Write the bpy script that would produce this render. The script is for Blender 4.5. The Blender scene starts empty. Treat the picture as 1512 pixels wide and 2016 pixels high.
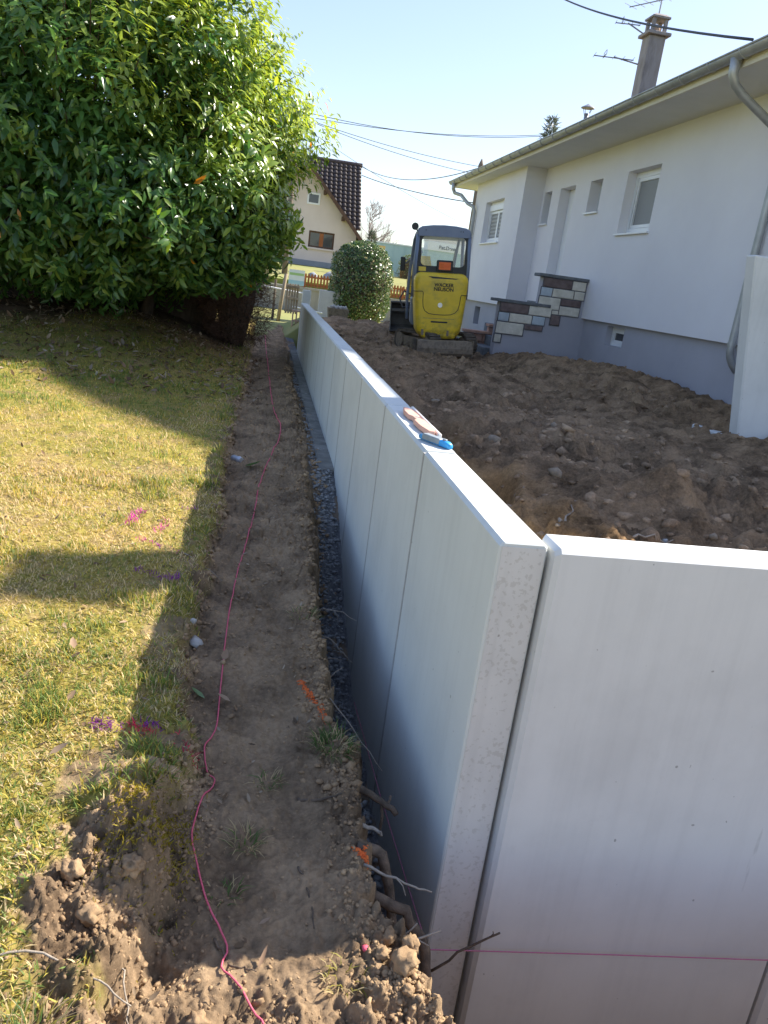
import bpy, bmesh, math, random
import numpy as np
from mathutils import Vector, Matrix

random.seed(7)
RNG = np.random.default_rng(11)
scene = bpy.context.scene
COL = scene.collection
R = math.radians

# ------------------------------------------------------------------ camera
cam_data = bpy.data.cameras.new('camera')
cam = bpy.data.objects.new('camera', cam_data)
COL.objects.link(cam)
cam_data.sensor_fit = 'VERTICAL'
cam_data.sensor_height = 36.0
cam_data.lens = 1514.0 / 2016.0 * 36.0
cam_data.clip_start = 0.05
cam_data.clip_end = 1500.0
YAW, PITCH, ROLL = R(10.373), R(-16.654), R(7.656)
_f = Vector((math.sin(YAW) * math.cos(PITCH), math.cos(YAW) * math.cos(PITCH), math.sin(PITCH)))
_r = Vector((math.cos(YAW), -math.sin(YAW), 0.0))
_u = _r.cross(_f)
_r2 = math.cos(ROLL) * _r + math.sin(ROLL) * _u
_u2 = -math.sin(ROLL) * _r + math.cos(ROLL) * _u
CAM = Vector((0, 0, 1.45))
cam.matrix_world = Matrix(((_r2.x, _u2.x, -_f.x, CAM.x), (_r2.y, _u2.y, -_f.y, CAM.y),
                           (_r2.z, _u2.z, -_f.z, CAM.z), (0, 0, 0, 1)))
scene.camera = cam

# ------------------------------------------------------------------ light
SUN_VEC = Vector((1.06, 0.345, 0.91))
SUN_DIR = SUN_VEC.normalized()          # from the ground towards the sun
SUN_EL = math.asin(SUN_DIR.z)
SUN_AZ = math.atan2(SUN_DIR.x, SUN_DIR.y)                   # clockwise from +Y
world = bpy.data.worlds.new('World')
scene.world = world
world.use_nodes = True
wn = world.node_tree.nodes
wl = world.node_tree.links
bg = wn.get('Background')
sky = wn.new('ShaderNodeTexSky')
sky.sky_type = 'NISHITA'
sky.sun_disc = False
sky.sun_elevation = SUN_EL
sky.sun_rotation = SUN_AZ
sky.altitude = 200.0
sky.air_density = 1.0
sky.dust_density = 1.0
sky.ozone_density = 1.2
haze = wn.new('ShaderNodeGamma')                            # thin spring haze evens out the dome
haze.inputs['Gamma'].default_value = 0.62
tone = wn.new('ShaderNodeHueSaturation')
tone.inputs['Saturation'].default_value = 1.30
tone.inputs['Hue'].default_value = 0.515
wl.new(sky.outputs['Color'], haze.inputs['Color'])
wl.new(haze.outputs['Color'], tone.inputs['Color'])
wl.new(tone.outputs['Color'], bg.inputs['Color'])
bg.inputs['Strength'].default_value = 0.145
sun_data = bpy.data.lights.new('sun', 'SUN')
sun_data.energy = 3.6
sun_data.angle = R(0.55)
sun_data.color = (1.0, 0.93, 0.82)
sun = bpy.data.objects.new('sun', sun_data)
COL.objects.link(sun)
sun.rotation_euler = SUN_DIR.to_track_quat('Z', 'Y').to_euler()
sun.location = (20, 8, 20)
scene.view_settings.view_transform = 'Standard'
scene.view_settings.look = 'None'
scene.view_settings.exposure = 1.72
scene.view_settings.gamma = 1.0
scene.view_settings.use_curve_mapping = False
scene.cycles.max_bounces = 8
scene.cycles.transparent_max_bounces = 12
scene.cycles.use_denoising = True


# ------------------------------------------------------------------ noise
def _hash(ix, iy, seed):
    h = (ix.astype(np.int64) * 374761393 + iy.astype(np.int64) * 668265263 + seed * 1442695041) & 0x7fffffff
    h = ((h ^ (h >> 13)) * 1274126177) & 0x7fffffff
    h = h ^ (h >> 16)
    return (h & 0xffff) / 65535.0 * 2 - 1


def vnoise(x, y, seed=0):
    x = np.asarray(x, float)
    y = np.asarray(y, float)
    ix = np.floor(x)
    iy = np.floor(y)
    fx = x - ix
    fy = y - iy
    fx = fx * fx * fx * (fx * (fx * 6 - 15) + 10)
    fy = fy * fy * fy * (fy * (fy * 6 - 15) + 10)
    a = _hash(ix, iy, seed)
    b = _hash(ix + 1, iy, seed)
    c = _hash(ix, iy + 1, seed)
    d = _hash(ix + 1, iy + 1, seed)
    return (a * (1 - fx) + b * fx) * (1 - fy) + (c * (1 - fx) + d * fx) * fy


def fbm(x, y, scale, octaves=4, seed=0, gain=0.5):
    v = 0.0
    amp = 1.0
    for k in range(octaves):
        a = 0.6 * k + 0.3
        xr = x * math.cos(a) - y * math.sin(a)
        yr = x * math.sin(a) + y * math.cos(a)
        v = v + amp * vnoise(xr * scale + 17.3 * k, yr * scale + 5.1 * k, seed + k)
        scale *= 2.07
        amp *= gain
    return v


def worley(x, y, scale, seed):
    """nearest and second nearest cell distance and a random number per cell"""
    x = np.asarray(x, float) * scale
    y = np.asarray(y, float) * scale
    ix, iy = np.floor(x), np.floor(y)
    f1 = np.full(x.shape, 9.0)
    f2 = np.full(x.shape, 9.0)
    rc = np.zeros(x.shape)
    for dx in (-1, 0, 1):
        for dy in (-1, 0, 1):
            cx, cy = ix + dx, iy + dy
            px = cx + 0.5 + 0.48 * _hash(cx, cy, seed)
            py = cy + 0.5 + 0.48 * _hash(cx, cy, seed + 7)
            d = np.hypot(x - px, y - py)
            near = d < f1
            f2 = np.where(near, f1, np.minimum(f2, d))
            rc = np.where(near, _hash(cx, cy, seed + 13), rc)
            f1 = np.where(near, d, f1)
    return f1, f2, rc


def broken(x, y, scale, seed):
    """broken earth: tilted angular lumps with cracks between them, about -1..1"""
    wx = x + 0.35 / scale * vnoise(x * scale * 1.7, y * scale * 1.7, seed + 31)
    wy = y + 0.35 / scale * vnoise(x * scale * 1.7 + 9, y * scale * 1.7, seed + 32)
    f1, f2, rc = worley(wx, wy, scale, seed)
    edge = sstep(0.02, 0.30, f2 - f1)
    return (0.55 * rc + 0.45 - 0.35 * f1) * edge - 0.5 * (1 - edge)


def sstep(a, b, x):
    t = np.clip((np.asarray(x, float) - a) / (b - a), 0, 1)
    return t * t * (3 - 2 * t)


# ------------------------------------------------------------------ materials
MATS = {}


def new_mat(name):
    m = bpy.data.materials.new(name)
    m.use_nodes = True
    nt = m.node_tree
    b = nt.nodes.get('Principled BSDF')
    MATS[name] = m
    return m, nt, b


def N(nt, t, **kw):
    n = nt.nodes.new(t)
    for k, v in kw.items():
        if k in n.inputs:
            n.inputs[k].default_value = v
        else:
            setattr(n, k, v)
    return n


def ramp(nt, stops):
    r = nt.nodes.new('ShaderNodeValToRGB')
    e = r.color_ramp.elements
    while len(e) < len(stops):
        e.new(0.5)
    for k, (p, c) in enumerate(stops):
        e[k].position = p
        e[k].color = (c[0], c[1], c[2], 1) if len(c) == 3 else c
    return r


def noise_mat(name, c1, c2, scale=5.0, detail=6.0, rough=0.8, bump=0.0, bscale=None, spec=0.3, metal=0.0,
              stretch=None, c3=None, coord='Object', bdist=0.01, random_amt=0.0):
    m, nt, b = new_mat(name)
    tc = N(nt, 'ShaderNodeTexCoord')
    mp = N(nt, 'ShaderNodeMapping')
    if stretch:
        mp.inputs['Scale'].default_value = stretch
    nt.links.new(tc.outputs[coord], mp.inputs['Vector'])
    no = N(nt, 'ShaderNodeTexNoise', Scale=scale, Detail=detail, Roughness=0.6)
    nt.links.new(mp.outputs[0], no.inputs['Vector'])
    st = [(0.3, c1), (0.7, c2)] if c3 is None else [(0.3, c1), (0.5, c2), (0.72, c3)]
    rp = ramp(nt, st)
    nt.links.new(no.outputs['Fac'], rp.inputs['Fac'])
    out = rp.outputs['Color']
    if random_amt:
        oi = N(nt, 'ShaderNodeObjectInfo')
        mr = N(nt, 'ShaderNodeMapRange')
        mr.inputs['To Min'].default_value = 1 - random_amt
        mr.inputs['To Max'].default_value = 1 + random_amt
        nt.links.new(oi.outputs['Random'], mr.inputs['Value'])
        hs = N(nt, 'ShaderNodeHueSaturation')
        nt.links.new(mr.outputs[0], hs.inputs['Value'])
        nt.links.new(out, hs.inputs['Color'])
        out = hs.outputs['Color']
    nt.links.new(out, b.inputs['Base Color'])
    b.inputs['Roughness'].default_value = rough
    b.inputs['Specular IOR Level'].default_value = spec
    b.inputs['Metallic'].default_value = metal
    if bump:
        n2 = N(nt, 'ShaderNodeTexNoise', Scale=bscale or scale * 6, Detail=8.0, Roughness=0.65)
        nt.links.new(mp.outputs[0], n2.inputs['Vector'])
        bp = N(nt, 'ShaderNodeBump', Strength=bump, Distance=bdist)
        nt.links.new(n2.outputs['Fac'], bp.inputs['Height'])
        nt.links.new(bp.outputs[0], b.inputs['Normal'])
    return m


# --- concrete: cloudy pale grey with faint casting streaks, stains and pin holes
def concrete_mat(name, base, speckle=False, streak=0.10):
    m, nt, b = new_mat(name)
    tc = N(nt, 'ShaderNodeTexCoord')
    oi = N(nt, 'ShaderNodeObjectInfo')
    add = N(nt, 'ShaderNodeVectorMath', operation='ADD')
    sc = N(nt, 'ShaderNodeVectorMath', operation='SCALE')
    sc.inputs['Scale'].default_value = 37.0
    comb = N(nt, 'ShaderNodeCombineXYZ')
    for k in range(3):
        nt.links.new(oi.outputs['Random'], comb.inputs[k])
    nt.links.new(comb.outputs[0], sc.inputs[0])
    nt.links.new(tc.outputs['Object'], add.inputs[0])
    nt.links.new(sc.outputs[0], add.inputs[1])
    cloud = N(nt, 'ShaderNodeTexNoise', Scale=2.2, Detail=8.0, Roughness=0.62)
    nt.links.new(add.outputs[0], cloud.inputs['Vector'])
    lo = tuple(c * 0.90 for c in base)
    hi = tuple(min(1, c * 1.05) for c in base)
    rp = ramp(nt, [(0.30, lo), (0.52, base), (0.75, hi)])
    nt.links.new(cloud.outputs['Fac'], rp.inputs['Fac'])
    # vertical streaks
    mp = N(nt, 'ShaderNodeMapping')
    mp.inputs['Scale'].default_value = (22, 22, 0.55)
    nt.links.new(add.outputs[0], mp.inputs['Vector'])
    st = N(nt, 'ShaderNodeTexNoise', Scale=1.0, Detail=5.0, Roughness=0.6)
    nt.links.new(mp.outputs[0], st.inputs['Vector'])
    srp = ramp(nt, [(0.30, (1 - streak * 2.2,) * 3), (0.5, (1, 1, 1)), (0.72, (1 + streak * 0.4,) * 3)])
    nt.links.new(st.outputs['Fac'], srp.inputs['Fac'])
    mul = N(nt, 'ShaderNodeMix', data_type='RGBA', blend_type='MULTIPLY')
    mul.inputs['Factor'].default_value = 1.0
    nt.links.new(rp.outputs['Color'], mul.inputs[6])
    nt.links.new(srp.outputs['Color'], mul.inputs[7])
    out = mul.outputs[2]
    # scattered darker blotches
    bl = N(nt, 'ShaderNodeTexNoise', Scale=9.0, Detail=10.0, Roughness=0.75)
    nt.links.new(add.outputs[0], bl.inputs['Vector'])
    brp = ramp(nt, [(0.60, (0, 0, 0)), (0.74, (1, 1, 1))])
    nt.links.new(bl.outputs['Fac'], brp.inputs['Fac'])
    m2 = N(nt, 'ShaderNodeMix', data_type='RGBA', blend_type='MIX')
    bm_ = N(nt, 'ShaderNodeMath', operation='MULTIPLY')
    bm_.inputs[1].default_value = 0.16
    nt.links.new(brp.outputs['Color'], bm_.inputs[0])
    nt.links.new(bm_.outputs[0], m2.inputs['Factor'])
    nt.links.new(out, m2.inputs[6])
    m2.inputs[7].default_value = (base[0] * 0.62, base[1] * 0.61, base[2] * 0.58, 1)
    out = m2.outputs[2]
    if speckle:
        vo = N(nt, 'ShaderNodeTexNoise', Scale=85.0, Detail=3.0, Roughness=0.5)
        nt.links.new(add.outputs[0], vo.inputs['Vector'])
        dn = N(nt, 'ShaderNodeTexNoise', Scale=6.0, Detail=2.0)
        nt.links.new(add.outputs[0], dn.inputs['Vector'])
        ad = N(nt, 'ShaderNodeMath', operation='MULTIPLY_ADD')
        ad.inputs[1].default_value = 0.25
        nt.links.new(dn.outputs['Fac'], ad.inputs[0])
        nt.links.new(vo.outputs['Fac'], ad.inputs[2])
        vr = ramp(nt, [(0.70, (0, 0, 0)), (0.74, (1, 1, 1))])
        nt.links.new(ad.outputs[0], vr.inputs['Fac'])
        m3 = N(nt, 'ShaderNodeMix', data_type='RGBA', blend_type='MIX')
        f3 = N(nt, 'ShaderNodeMath', operation='MULTIPLY')
        f3.inputs[1].default_value = 0.30
        nt.links.new(vr.outputs['Color'], f3.inputs[0])
        nt.links.new(f3.outputs[0], m3.inputs['Factor'])
        nt.links.new(out, m3.inputs[6])
        m3.inputs[7].default_value = (base[0] * 0.55, base[1] * 0.52, base[2] * 0.46, 1)
        out = m3.outputs[2]
    pn = N(nt, 'ShaderNodeTexNoise', Scale=48.0, Detail=1.0, Roughness=0.4)
    nt.links.new(add.outputs[0], pn.inputs['Vector'])
    pr = ramp(nt, [(0.80, (0, 0, 0)), (0.82, (0.8, 0.8, 0.8))])
    nt.links.new(pn.outputs['Fac'], pr.inputs['Fac'])
    scf = N(nt, 'ShaderNodeMapping')                       # long thin scuffs
    scf.inputs['Scale'].default_value = (9, 9, 1.6)
    scf.inputs['Rotation'].default_value = (0.25, 0.2, 0.1)
    nt.links.new(add.outputs[0], scf.inputs['Vector'])
    sn = N(nt, 'ShaderNodeTexNoise', Scale=2.4, Detail=4.0, Roughness=0.55)
    nt.links.new(scf.outputs[0], sn.inputs['Vector'])
    sr = ramp(nt, [(0.70, (0, 0, 0)), (0.80, (0.45, 0.45, 0.45))])
    nt.links.new(sn.outputs['Fac'], sr.inputs['Fac'])
    mxp = N(nt, 'ShaderNodeMath', operation='MAXIMUM')
    nt.links.new(pr.outputs['Color'], mxp.inputs[0])
    nt.links.new(sr.outputs['Color'], mxp.inputs[1])
    m4 = N(nt, 'ShaderNodeMix', data_type='RGBA', blend_type='MIX')
    nt.links.new(mxp.outputs[0], m4.inputs['Factor'])
    nt.links.new(out, m4.inputs[6])
    m4.inputs[7].default_value = (base[0] * 0.45, base[1] * 0.44, base[2] * 0.42, 1)
    out = m4.outputs[2]
    nt.links.new(out, b.inputs['Base Color'])
    b.inputs['Roughness'].default_value = 0.75
    b.inputs['Specular IOR Level'].default_value = 0.25
    n2 = N(nt, 'ShaderNodeTexNoise', Scale=140.0, Detail=6.0, Roughness=0.7)
    nt.links.new(add.outputs[0], n2.inputs['Vector'])
    bp = N(nt, 'ShaderNodeBump', Strength=0.12, Distance=0.002)
    nt.links.new(n2.outputs['Fac'], bp.inputs['Height'])
    nt.links.new(bp.outputs[0], b.inputs['Normal'])
    return m


concrete_mat('concrete', (0.60, 0.625, 0.60), streak=0.018)
concrete_mat('concrete_front', (0.645, 0.65, 0.635), streak=0.02)
concrete_mat('concrete_end', (0.62, 0.61, 0.585), speckle=True, streak=0.03)
concrete_mat('concrete_old', (0.38, 0.36, 0.32), streak=0.10)
noise_mat('footing', (0.15, 0.145, 0.135), (0.30, 0.29, 0.27), scale=7, rough=0.95, bump=0.5, bscale=60)


def soil_color_nodes(nt, tc_out, dry, dark):
    n1 = N(nt, 'ShaderNodeTexNoise', Scale=3.5, Detail=9.0, Roughness=0.65)
    n2 = N(nt, 'ShaderNodeTexNoise', Scale=60.0, Detail=6.0, Roughness=0.7)
    nt.links.new(tc_out, n1.inputs['Vector'])
    nt.links.new(tc_out, n2.inputs['Vector'])
    ad = N(nt, 'ShaderNodeMath', operation='MULTIPLY_ADD')
    ad.inputs[1].default_value = 0.45
    nt.links.new(n2.outputs['Fac'], ad.inputs[0])
    sub = N(nt, 'ShaderNodeMath', operation='SUBTRACT')
    nt.links.new(n1.outputs['Fac'], sub.inputs[0])
    sub.inputs[1].default_value = 0.22
    nt.links.new(sub.outputs[0], ad.inputs[2])
    mid = tuple((a + b) / 2 for a, b in zip(dry, dark))
    rp = ramp(nt, [(0.33, dark), (0.5, mid), (0.66, dry)])
    nt.links.new(ad.outputs[0], rp.inputs['Fac'])
    return rp.outputs['Color'], n2


def soil_mat(name, dry, dark, bump=0.6, bscale=90.0, dist=0.01):
    m, nt, b = new_mat(name)
    tc = N(nt, 'ShaderNodeTexCoord')
    c, _ = soil_color_nodes(nt, tc.outputs['Object'], dry, dark)
    nt.links.new(c, b.inputs['Base Color'])
    b.inputs['Roughness'].default_value = 0.95
    b.inputs['Specular IOR Level'].default_value = 0.1
    n3 = N(nt, 'ShaderNodeTexNoise', Scale=bscale, Detail=8.0, Roughness=0.75)
    nt.links.new(tc.outputs['Object'], n3.inputs['Vector'])
    bp = N(nt, 'ShaderNodeBump', Strength=bump, Distance=dist)
    nt.links.new(n3.outputs['Fac'], bp.inputs['Height'])
    nt.links.new(bp.outputs[0], b.inputs['Normal'])
    return m


DRY, DARK = (0.37, 0.258, 0.155), (0.125, 0.085, 0.053)
YDRY, YDARK = (0.47, 0.318, 0.19), (0.125, 0.083, 0.050)
soil_mat('clod', (0.46, 0.315, 0.18), (0.22, 0.145, 0.085), bscale=160, dist=0.004)
soil_mat('yard_clod', (0.46, 0.32, 0.20), (0.14, 0.095, 0.062), bscale=60)


# --- lawn sheet: soil where the attribute says so, moss and dead thatch elsewhere
def lawn_mat():
    m, nt, b = new_mat('lawn')
    tc = N(nt, 'ShaderNodeTexCoord')
    att = N(nt, 'ShaderNodeAttribute')
    att.attribute_name = 'soil'
    att2 = N(nt, 'ShaderNodeAttribute')
    att2.attribute_name = 'gravel'
    sc, _ = soil_color_nodes(nt, tc.outputs['Object'], DRY, DARK)
    n1 = N(nt, 'ShaderNodeTexNoise', Scale=2.6, Detail=8.0, Roughness=0.7)
    nt.links.new(tc.outputs['Object'], n1.inputs['Vector'])
    gr = ramp(nt, [(0.32, (0.19, 0.19, 0.04)), (0.45, (0.31, 0.265, 0.065)), (0.56, (0.37, 0.285, 0.09)),
                   (0.70, (0.36, 0.26, 0.13))])
    nt.links.new(n1.outputs['Fac'], gr.inputs['Fac'])
    n2 = N(nt, 'ShaderNodeTexNoise', Scale=55.0, Detail=6.0, Roughness=0.8)
    nt.links.new(tc.outputs['Object'], n2.inputs['Vector'])
    dr = ramp(nt, [(0.36, (0.40, 0.36, 0.30)), (0.6, (1.1, 1.1, 1.1))])
    nt.links.new(n2.outputs['Fac'], dr.inputs['Fac'])
    mu = N(nt, 'ShaderNodeMix', data_type='RGBA', blend_type='MULTIPLY')
    mu.inputs['Factor'].default_value = 0.8
    nt.links.new(gr.outputs['Color'], mu.inputs[6])
    nt.links.new(dr.outputs['Color'], mu.inputs[7])
    mx = N(nt, 'ShaderNodeMix', data_type='RGBA', blend_type='MIX')
    nt.links.new(att.outputs['Fac'], mx.inputs['Factor'])
    nt.links.new(mu.outputs[2], mx.inputs[6])
    nt.links.new(sc, mx.inputs[7])
    n4 = N(nt, 'ShaderNodeTexNoise', Scale=40.0, Detail=5.0, Roughness=0.7)
    nt.links.new(tc.outputs['Object'], n4.inputs['Vector'])
    gv = ramp(nt, [(0.35, (0.09, 0.09, 0.09)), (0.7, (0.25, 0.245, 0.24))])
    nt.links.new(n4.outputs['Fac'], gv.inputs['Fac'])
    mg = N(nt, 'ShaderNodeMix', data_type='RGBA', blend_type='MIX')
    nt.links.new(att2.outputs['Fac'], mg.inputs['Factor'])
    nt.links.new(mx.outputs[2], mg.inputs[6])
    nt.links.new(gv.outputs['Color'], mg.inputs[7])
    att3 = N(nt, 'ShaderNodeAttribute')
    att3.attribute_name = 'under_shade'
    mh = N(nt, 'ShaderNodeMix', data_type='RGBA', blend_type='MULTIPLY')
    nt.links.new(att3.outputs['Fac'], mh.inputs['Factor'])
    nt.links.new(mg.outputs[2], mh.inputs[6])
    mh.inputs[7].default_value = (0.38, 0.36, 0.36, 1)  # painted shade: ground under the laurel multiplied darker
    nt.links.new(mh.outputs[2], b.inputs['Base Color'])
    b.inputs['Roughness'].default_value = 0.95
    b.inputs['Specular IOR Level'].default_value = 0.1
    n3 = N(nt, 'ShaderNodeTexNoise', Scale=70.0, Detail=10.0, Roughness=0.78)
    nt.links.new(tc.outputs['Object'], n3.inputs['Vector'])
    bp = N(nt, 'ShaderNodeBump', Strength=0.7, Distance=0.010)
    nt.links.new(n3.outputs['Fac'], bp.inputs['Height'])
    nt.links.new(bp.outputs[0], b.inputs['Normal'])
    return m


lawn_mat()
ym = soil_mat('yard_soil', YDRY, YDARK, bump=1.0, bscale=38, dist=0.035)
nt = ym.node_tree                                            # fresh ochre subsoil where the bank is cut
pb = nt.nodes['Principled BSDF']
src = pb.inputs['Base Color'].links[0].from_socket
ca_ = N(nt, 'ShaderNodeAttribute')
ca_.attribute_name = 'cut'
mxx = N(nt, 'ShaderNodeMix', data_type='RGBA', blend_type='MULTIPLY')
nt.links.new(ca_.outputs['Fac'], mxx.inputs['Factor'])
nt.links.new(src, mxx.inputs[6])
mxx.inputs[7].default_value = (2.1, 1.75, 1.1, 1)
nt.links.new(mxx.outputs[2], pb.inputs['Base Color'])


def leaf_mat(name, rough=0.35, trans=0.35, attr='Col', rand=None, spec=0.5):
    """thin leaf: glossy diffuse front plus light let through"""
    m, nt, b = new_mat(name)
    if rand is None:
        a = N(nt, 'ShaderNodeAttribute')
        a.attribute_name = attr
        c = a.outputs['Color']
    else:
        oi = N(nt, 'ShaderNodeObjectInfo')
        rp = ramp(nt, rand)
        nt.links.new(oi.outputs['Random'], rp.inputs['Fac'])
        c = rp.outputs['Color']
    nt.links.new(c, b.inputs['Base Color'])
    b.inputs['Roughness'].default_value = rough
    b.inputs['Specular IOR Level'].default_value = spec
    tr = N(nt, 'ShaderNodeBsdfTranslucent')
    hs = N(nt, 'ShaderNodeHueSaturation')
    hs.inputs['Hue'].default_value = 0.485
    hs.inputs['Saturation'].default_value = 1.1
    hs.inputs['Value'].default_value = 2.2
    nt.links.new(c, hs.inputs['Color'])
    nt.links.new(hs.outputs[0], tr.inputs['Color'])
    mix = N(nt, 'ShaderNodeMixShader')
    mix.inputs[0].default_value = trans
    nt.links.new(b.outputs[0], mix.inputs[1])
    nt.links.new(tr.outputs[0], mix.inputs[2])
    nt.links.new(mix.outputs[0], nt.nodes['Material Output'].inputs['Surface'])
    return m


leaf_mat('laurel_leaf', rough=0.27, trans=0.33)
leaf_mat('laurel_leaf_single', rough=0.32, trans=0.30,
         rand=[(0.0, (0.034, 0.098, 0.022)), (0.4, (0.055, 0.135, 0.025)), (0.75, (0.09, 0.175, 0.028)),
               (1.0, (0.17, 0.24, 0.03))])
leaf_mat('hedge_leaf', rough=0.30, trans=0.15)
leaf_mat('grass_blade', rough=0.55, trans=0.35, spec=0.3)
leaf_mat('dead_leaf', rough=0.6, trans=0.15, spec=0.3,
         rand=[(0.0, (0.30, 0.20, 0.12)), (0.5, (0.42, 0.32, 0.22)), (1.0, (0.24, 0.15, 0.09))])
leaf_mat('litter', rough=0.7, trans=0.1, spec=0.2)
leaf_mat('green_leaf', rough=0.4, trans=0.2, rand=[(0.0, (0.09, 0.17, 0.06)), (1.0, (0.12, 0.2, 0.07))])
noise_mat('bark', (0.045, 0.033, 0.024), (0.13, 0.095, 0.065), scale=14, rough=0.95, bump=0.7, stretch=(1, 1, 0.25))
noise_mat('root_bark', (0.06, 0.045, 0.033), (0.18, 0.13, 0.09), scale=30, rough=0.9, bump=0.5, bscale=120)
noise_mat('root_pale', (0.22, 0.18, 0.14), (0.40, 0.34, 0.27), scale=30, rough=0.9, bump=0.4, bscale=120)
noise_mat('dead_twig', (0.075, 0.042, 0.028), (0.17, 0.095, 0.06), scale=10, rough=0.95)
noise_mat('grey_bark', (0.22, 0.17, 0.15), (0.36, 0.28, 0.26), scale=5, rough=0.95)
noise_mat('render_white', (0.74, 0.72, 0.745), (0.79, 0.775, 0.795), scale=1.1, rough=0.9, bump=0.3, bscale=120, bdist=0.004)
noise_mat('render_plinth', (0.37, 0.365, 0.405), (0.42, 0.415, 0.455), scale=1.6, rough=0.9, bump=0.2, bscale=160, bdist=0.003)
noise_mat('soffit', (0.66, 0.655, 0.63), (0.72, 0.71, 0.69), scale=2, rough=0.8)
noise_mat('fascia', (0.68, 0.64, 0.54), (0.74, 0.70, 0.60), scale=3, rough=0.6)
noise_mat('zinc', (0.32, 0.335, 0.34), (0.46, 0.47, 0.47), scale=6, rough=0.45, metal=0.4, spec=0.5, bump=0.05)
noise_mat('white_plastic', (0.78, 0.79, 0.80), (0.83, 0.84, 0.85), scale=3, rough=0.35, spec=0.5)
noise_mat('roof_tile', (0.10, 0.045, 0.03), (0.19, 0.085, 0.055), scale=8, rough=0.8, bump=0.3)
noise_mat('dark_tile', (0.035, 0.026, 0.026), (0.075, 0.055, 0.05), scale=10, rough=0.55, spec=0.4, random_amt=0.2)
noise_mat('brown_wood', (0.08, 0.045, 0.03), (0.14, 0.08, 0.055), scale=12, rough=0.7, stretch=(1, 1, 0.2))
noise_mat('fence_wood', (0.30, 0.10, 0.035), (0.42, 0.16, 0.06), scale=14, rough=0.7, stretch=(1, 1, 0.2), random_amt=0.15)
noise_mat('weathered_wood', (0.28, 0.22, 0.15), (0.44, 0.36, 0.26), scale=10, rough=0.9, stretch=(1, 1, 0.15), random_amt=0.2)
noise_mat('cream_render', (0.68, 0.58, 0.52), (0.74, 0.64, 0.58), scale=1.2, rough=0.9)
noise_mat('yellow_render', (0.62, 0.42, 0.16), (0.66, 0.46, 0.19), scale=1.2, rough=0.9)
noise_mat('grey_band', (0.24, 0.26, 0.29), (0.30, 0.32, 0.35), scale=2, rough=0.9)
noise_mat('teal_cladding', (0.40, 0.55, 0.54), (0.45, 0.60, 0.59), scale=0.6, rough=0.6, spec=0.4)
noise_mat('white_cladding', (0.82, 0.84, 0.82), (0.86, 0.88, 0.86), scale=0.6, rough=0.6)
noise_mat('beige_cladding', (0.74, 0.68, 0.60), (0.78, 0.72, 0.64), scale=0.6, rough=0.7)
noise_mat('stone_dark', (0.13, 0.095, 0.09), (0.23, 0.175, 0.165), scale=9, rough=0.85, bump=0.6, bscale=30, random_amt=0.15)
noise_mat('stone_cream', (0.52, 0.49, 0.41), (0.72, 0.68, 0.59), scale=9, rough=0.85, bump=0.6, bscale=30, random_amt=0.12)
noise_mat('stone_blue', (0.36, 0.42, 0.48), (0.50, 0.57, 0.62), scale=9, rough=0.85, bump=0.6, bscale=30, random_amt=0.1)
noise_mat('mortar', (0.10, 0.10, 0.11), (0.15, 0.15, 0.16), scale=20, rough=0.95)
noise_mat('joint_grey', (0.34, 0.335, 0.32), (0.46, 0.45, 0.43), scale=30, rough=0.95)
noise_mat('coping', (0.11, 0.12, 0.13), (0.19, 0.20, 0.21), scale=12, rough=0.8, bump=0.3)
noise_mat('pink_brick', (0.42, 0.24, 0.17), (0.58, 0.36, 0.27), scale=8, rough=0.9, bump=0.4, bscale=50, random_amt=0.12)
noise_mat('hollow_clay', (0.40, 0.27, 0.20), (0.56, 0.42, 0.33), scale=8, rough=0.9, bump=0.3)
noise_mat('chimney_render', (0.20, 0.175, 0.17), (0.34, 0.31, 0.30), scale=4, rough=0.95, bump=0.4, c3=(0.26, 0.22, 0.20), stretch=(1, 1, 0.3))
noise_mat('steel_grey', (0.25, 0.26, 0.28), (0.4, 0.41, 0.43), scale=8, rough=0.5, metal=0.6)
noise_mat('wire_black', (0.05, 0.055, 0.065), (0.09, 0.095, 0.11), scale=8, rough=0.7)
noise_mat('pole_wood', (0.12, 0.095, 0.075), (0.22, 0.18, 0.145), scale=9, rough=0.9, stretch=(1, 1, 0.1))
noise_mat('pebble', (0.20, 0.20, 0.20), (0.42, 0.41, 0.39), scale=6, rough=0.8)
noise_mat('stone_pale', (0.36, 0.34, 0.31), (0.52, 0.50, 0.46), scale=20, rough=0.85, bump=0.4, bscale=80)
noise_mat('stone_tan', (0.22, 0.17, 0.12), (0.36, 0.29, 0.21), scale=20, rough=0.9, bump=0.4, bscale=80)
noise_mat('paint_pink', (0.80, 0.10, 0.16), (0.85, 0.16, 0.22), scale=30, rough=0.6)
noise_mat('paint_orange', (0.70, 0.12, 0.03), (0.85, 0.22, 0.05), scale=60, rough=0.7, bump=0.6, bscale=100)
noise_mat('string_red', (0.62, 0.08, 0.13), (0.74, 0.16, 0.22), scale=200, rough=0.7)
noise_mat('string_mauve', (0.45, 0.14, 0.22), (0.55, 0.2, 0.3), scale=200, rough=0.7)
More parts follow.
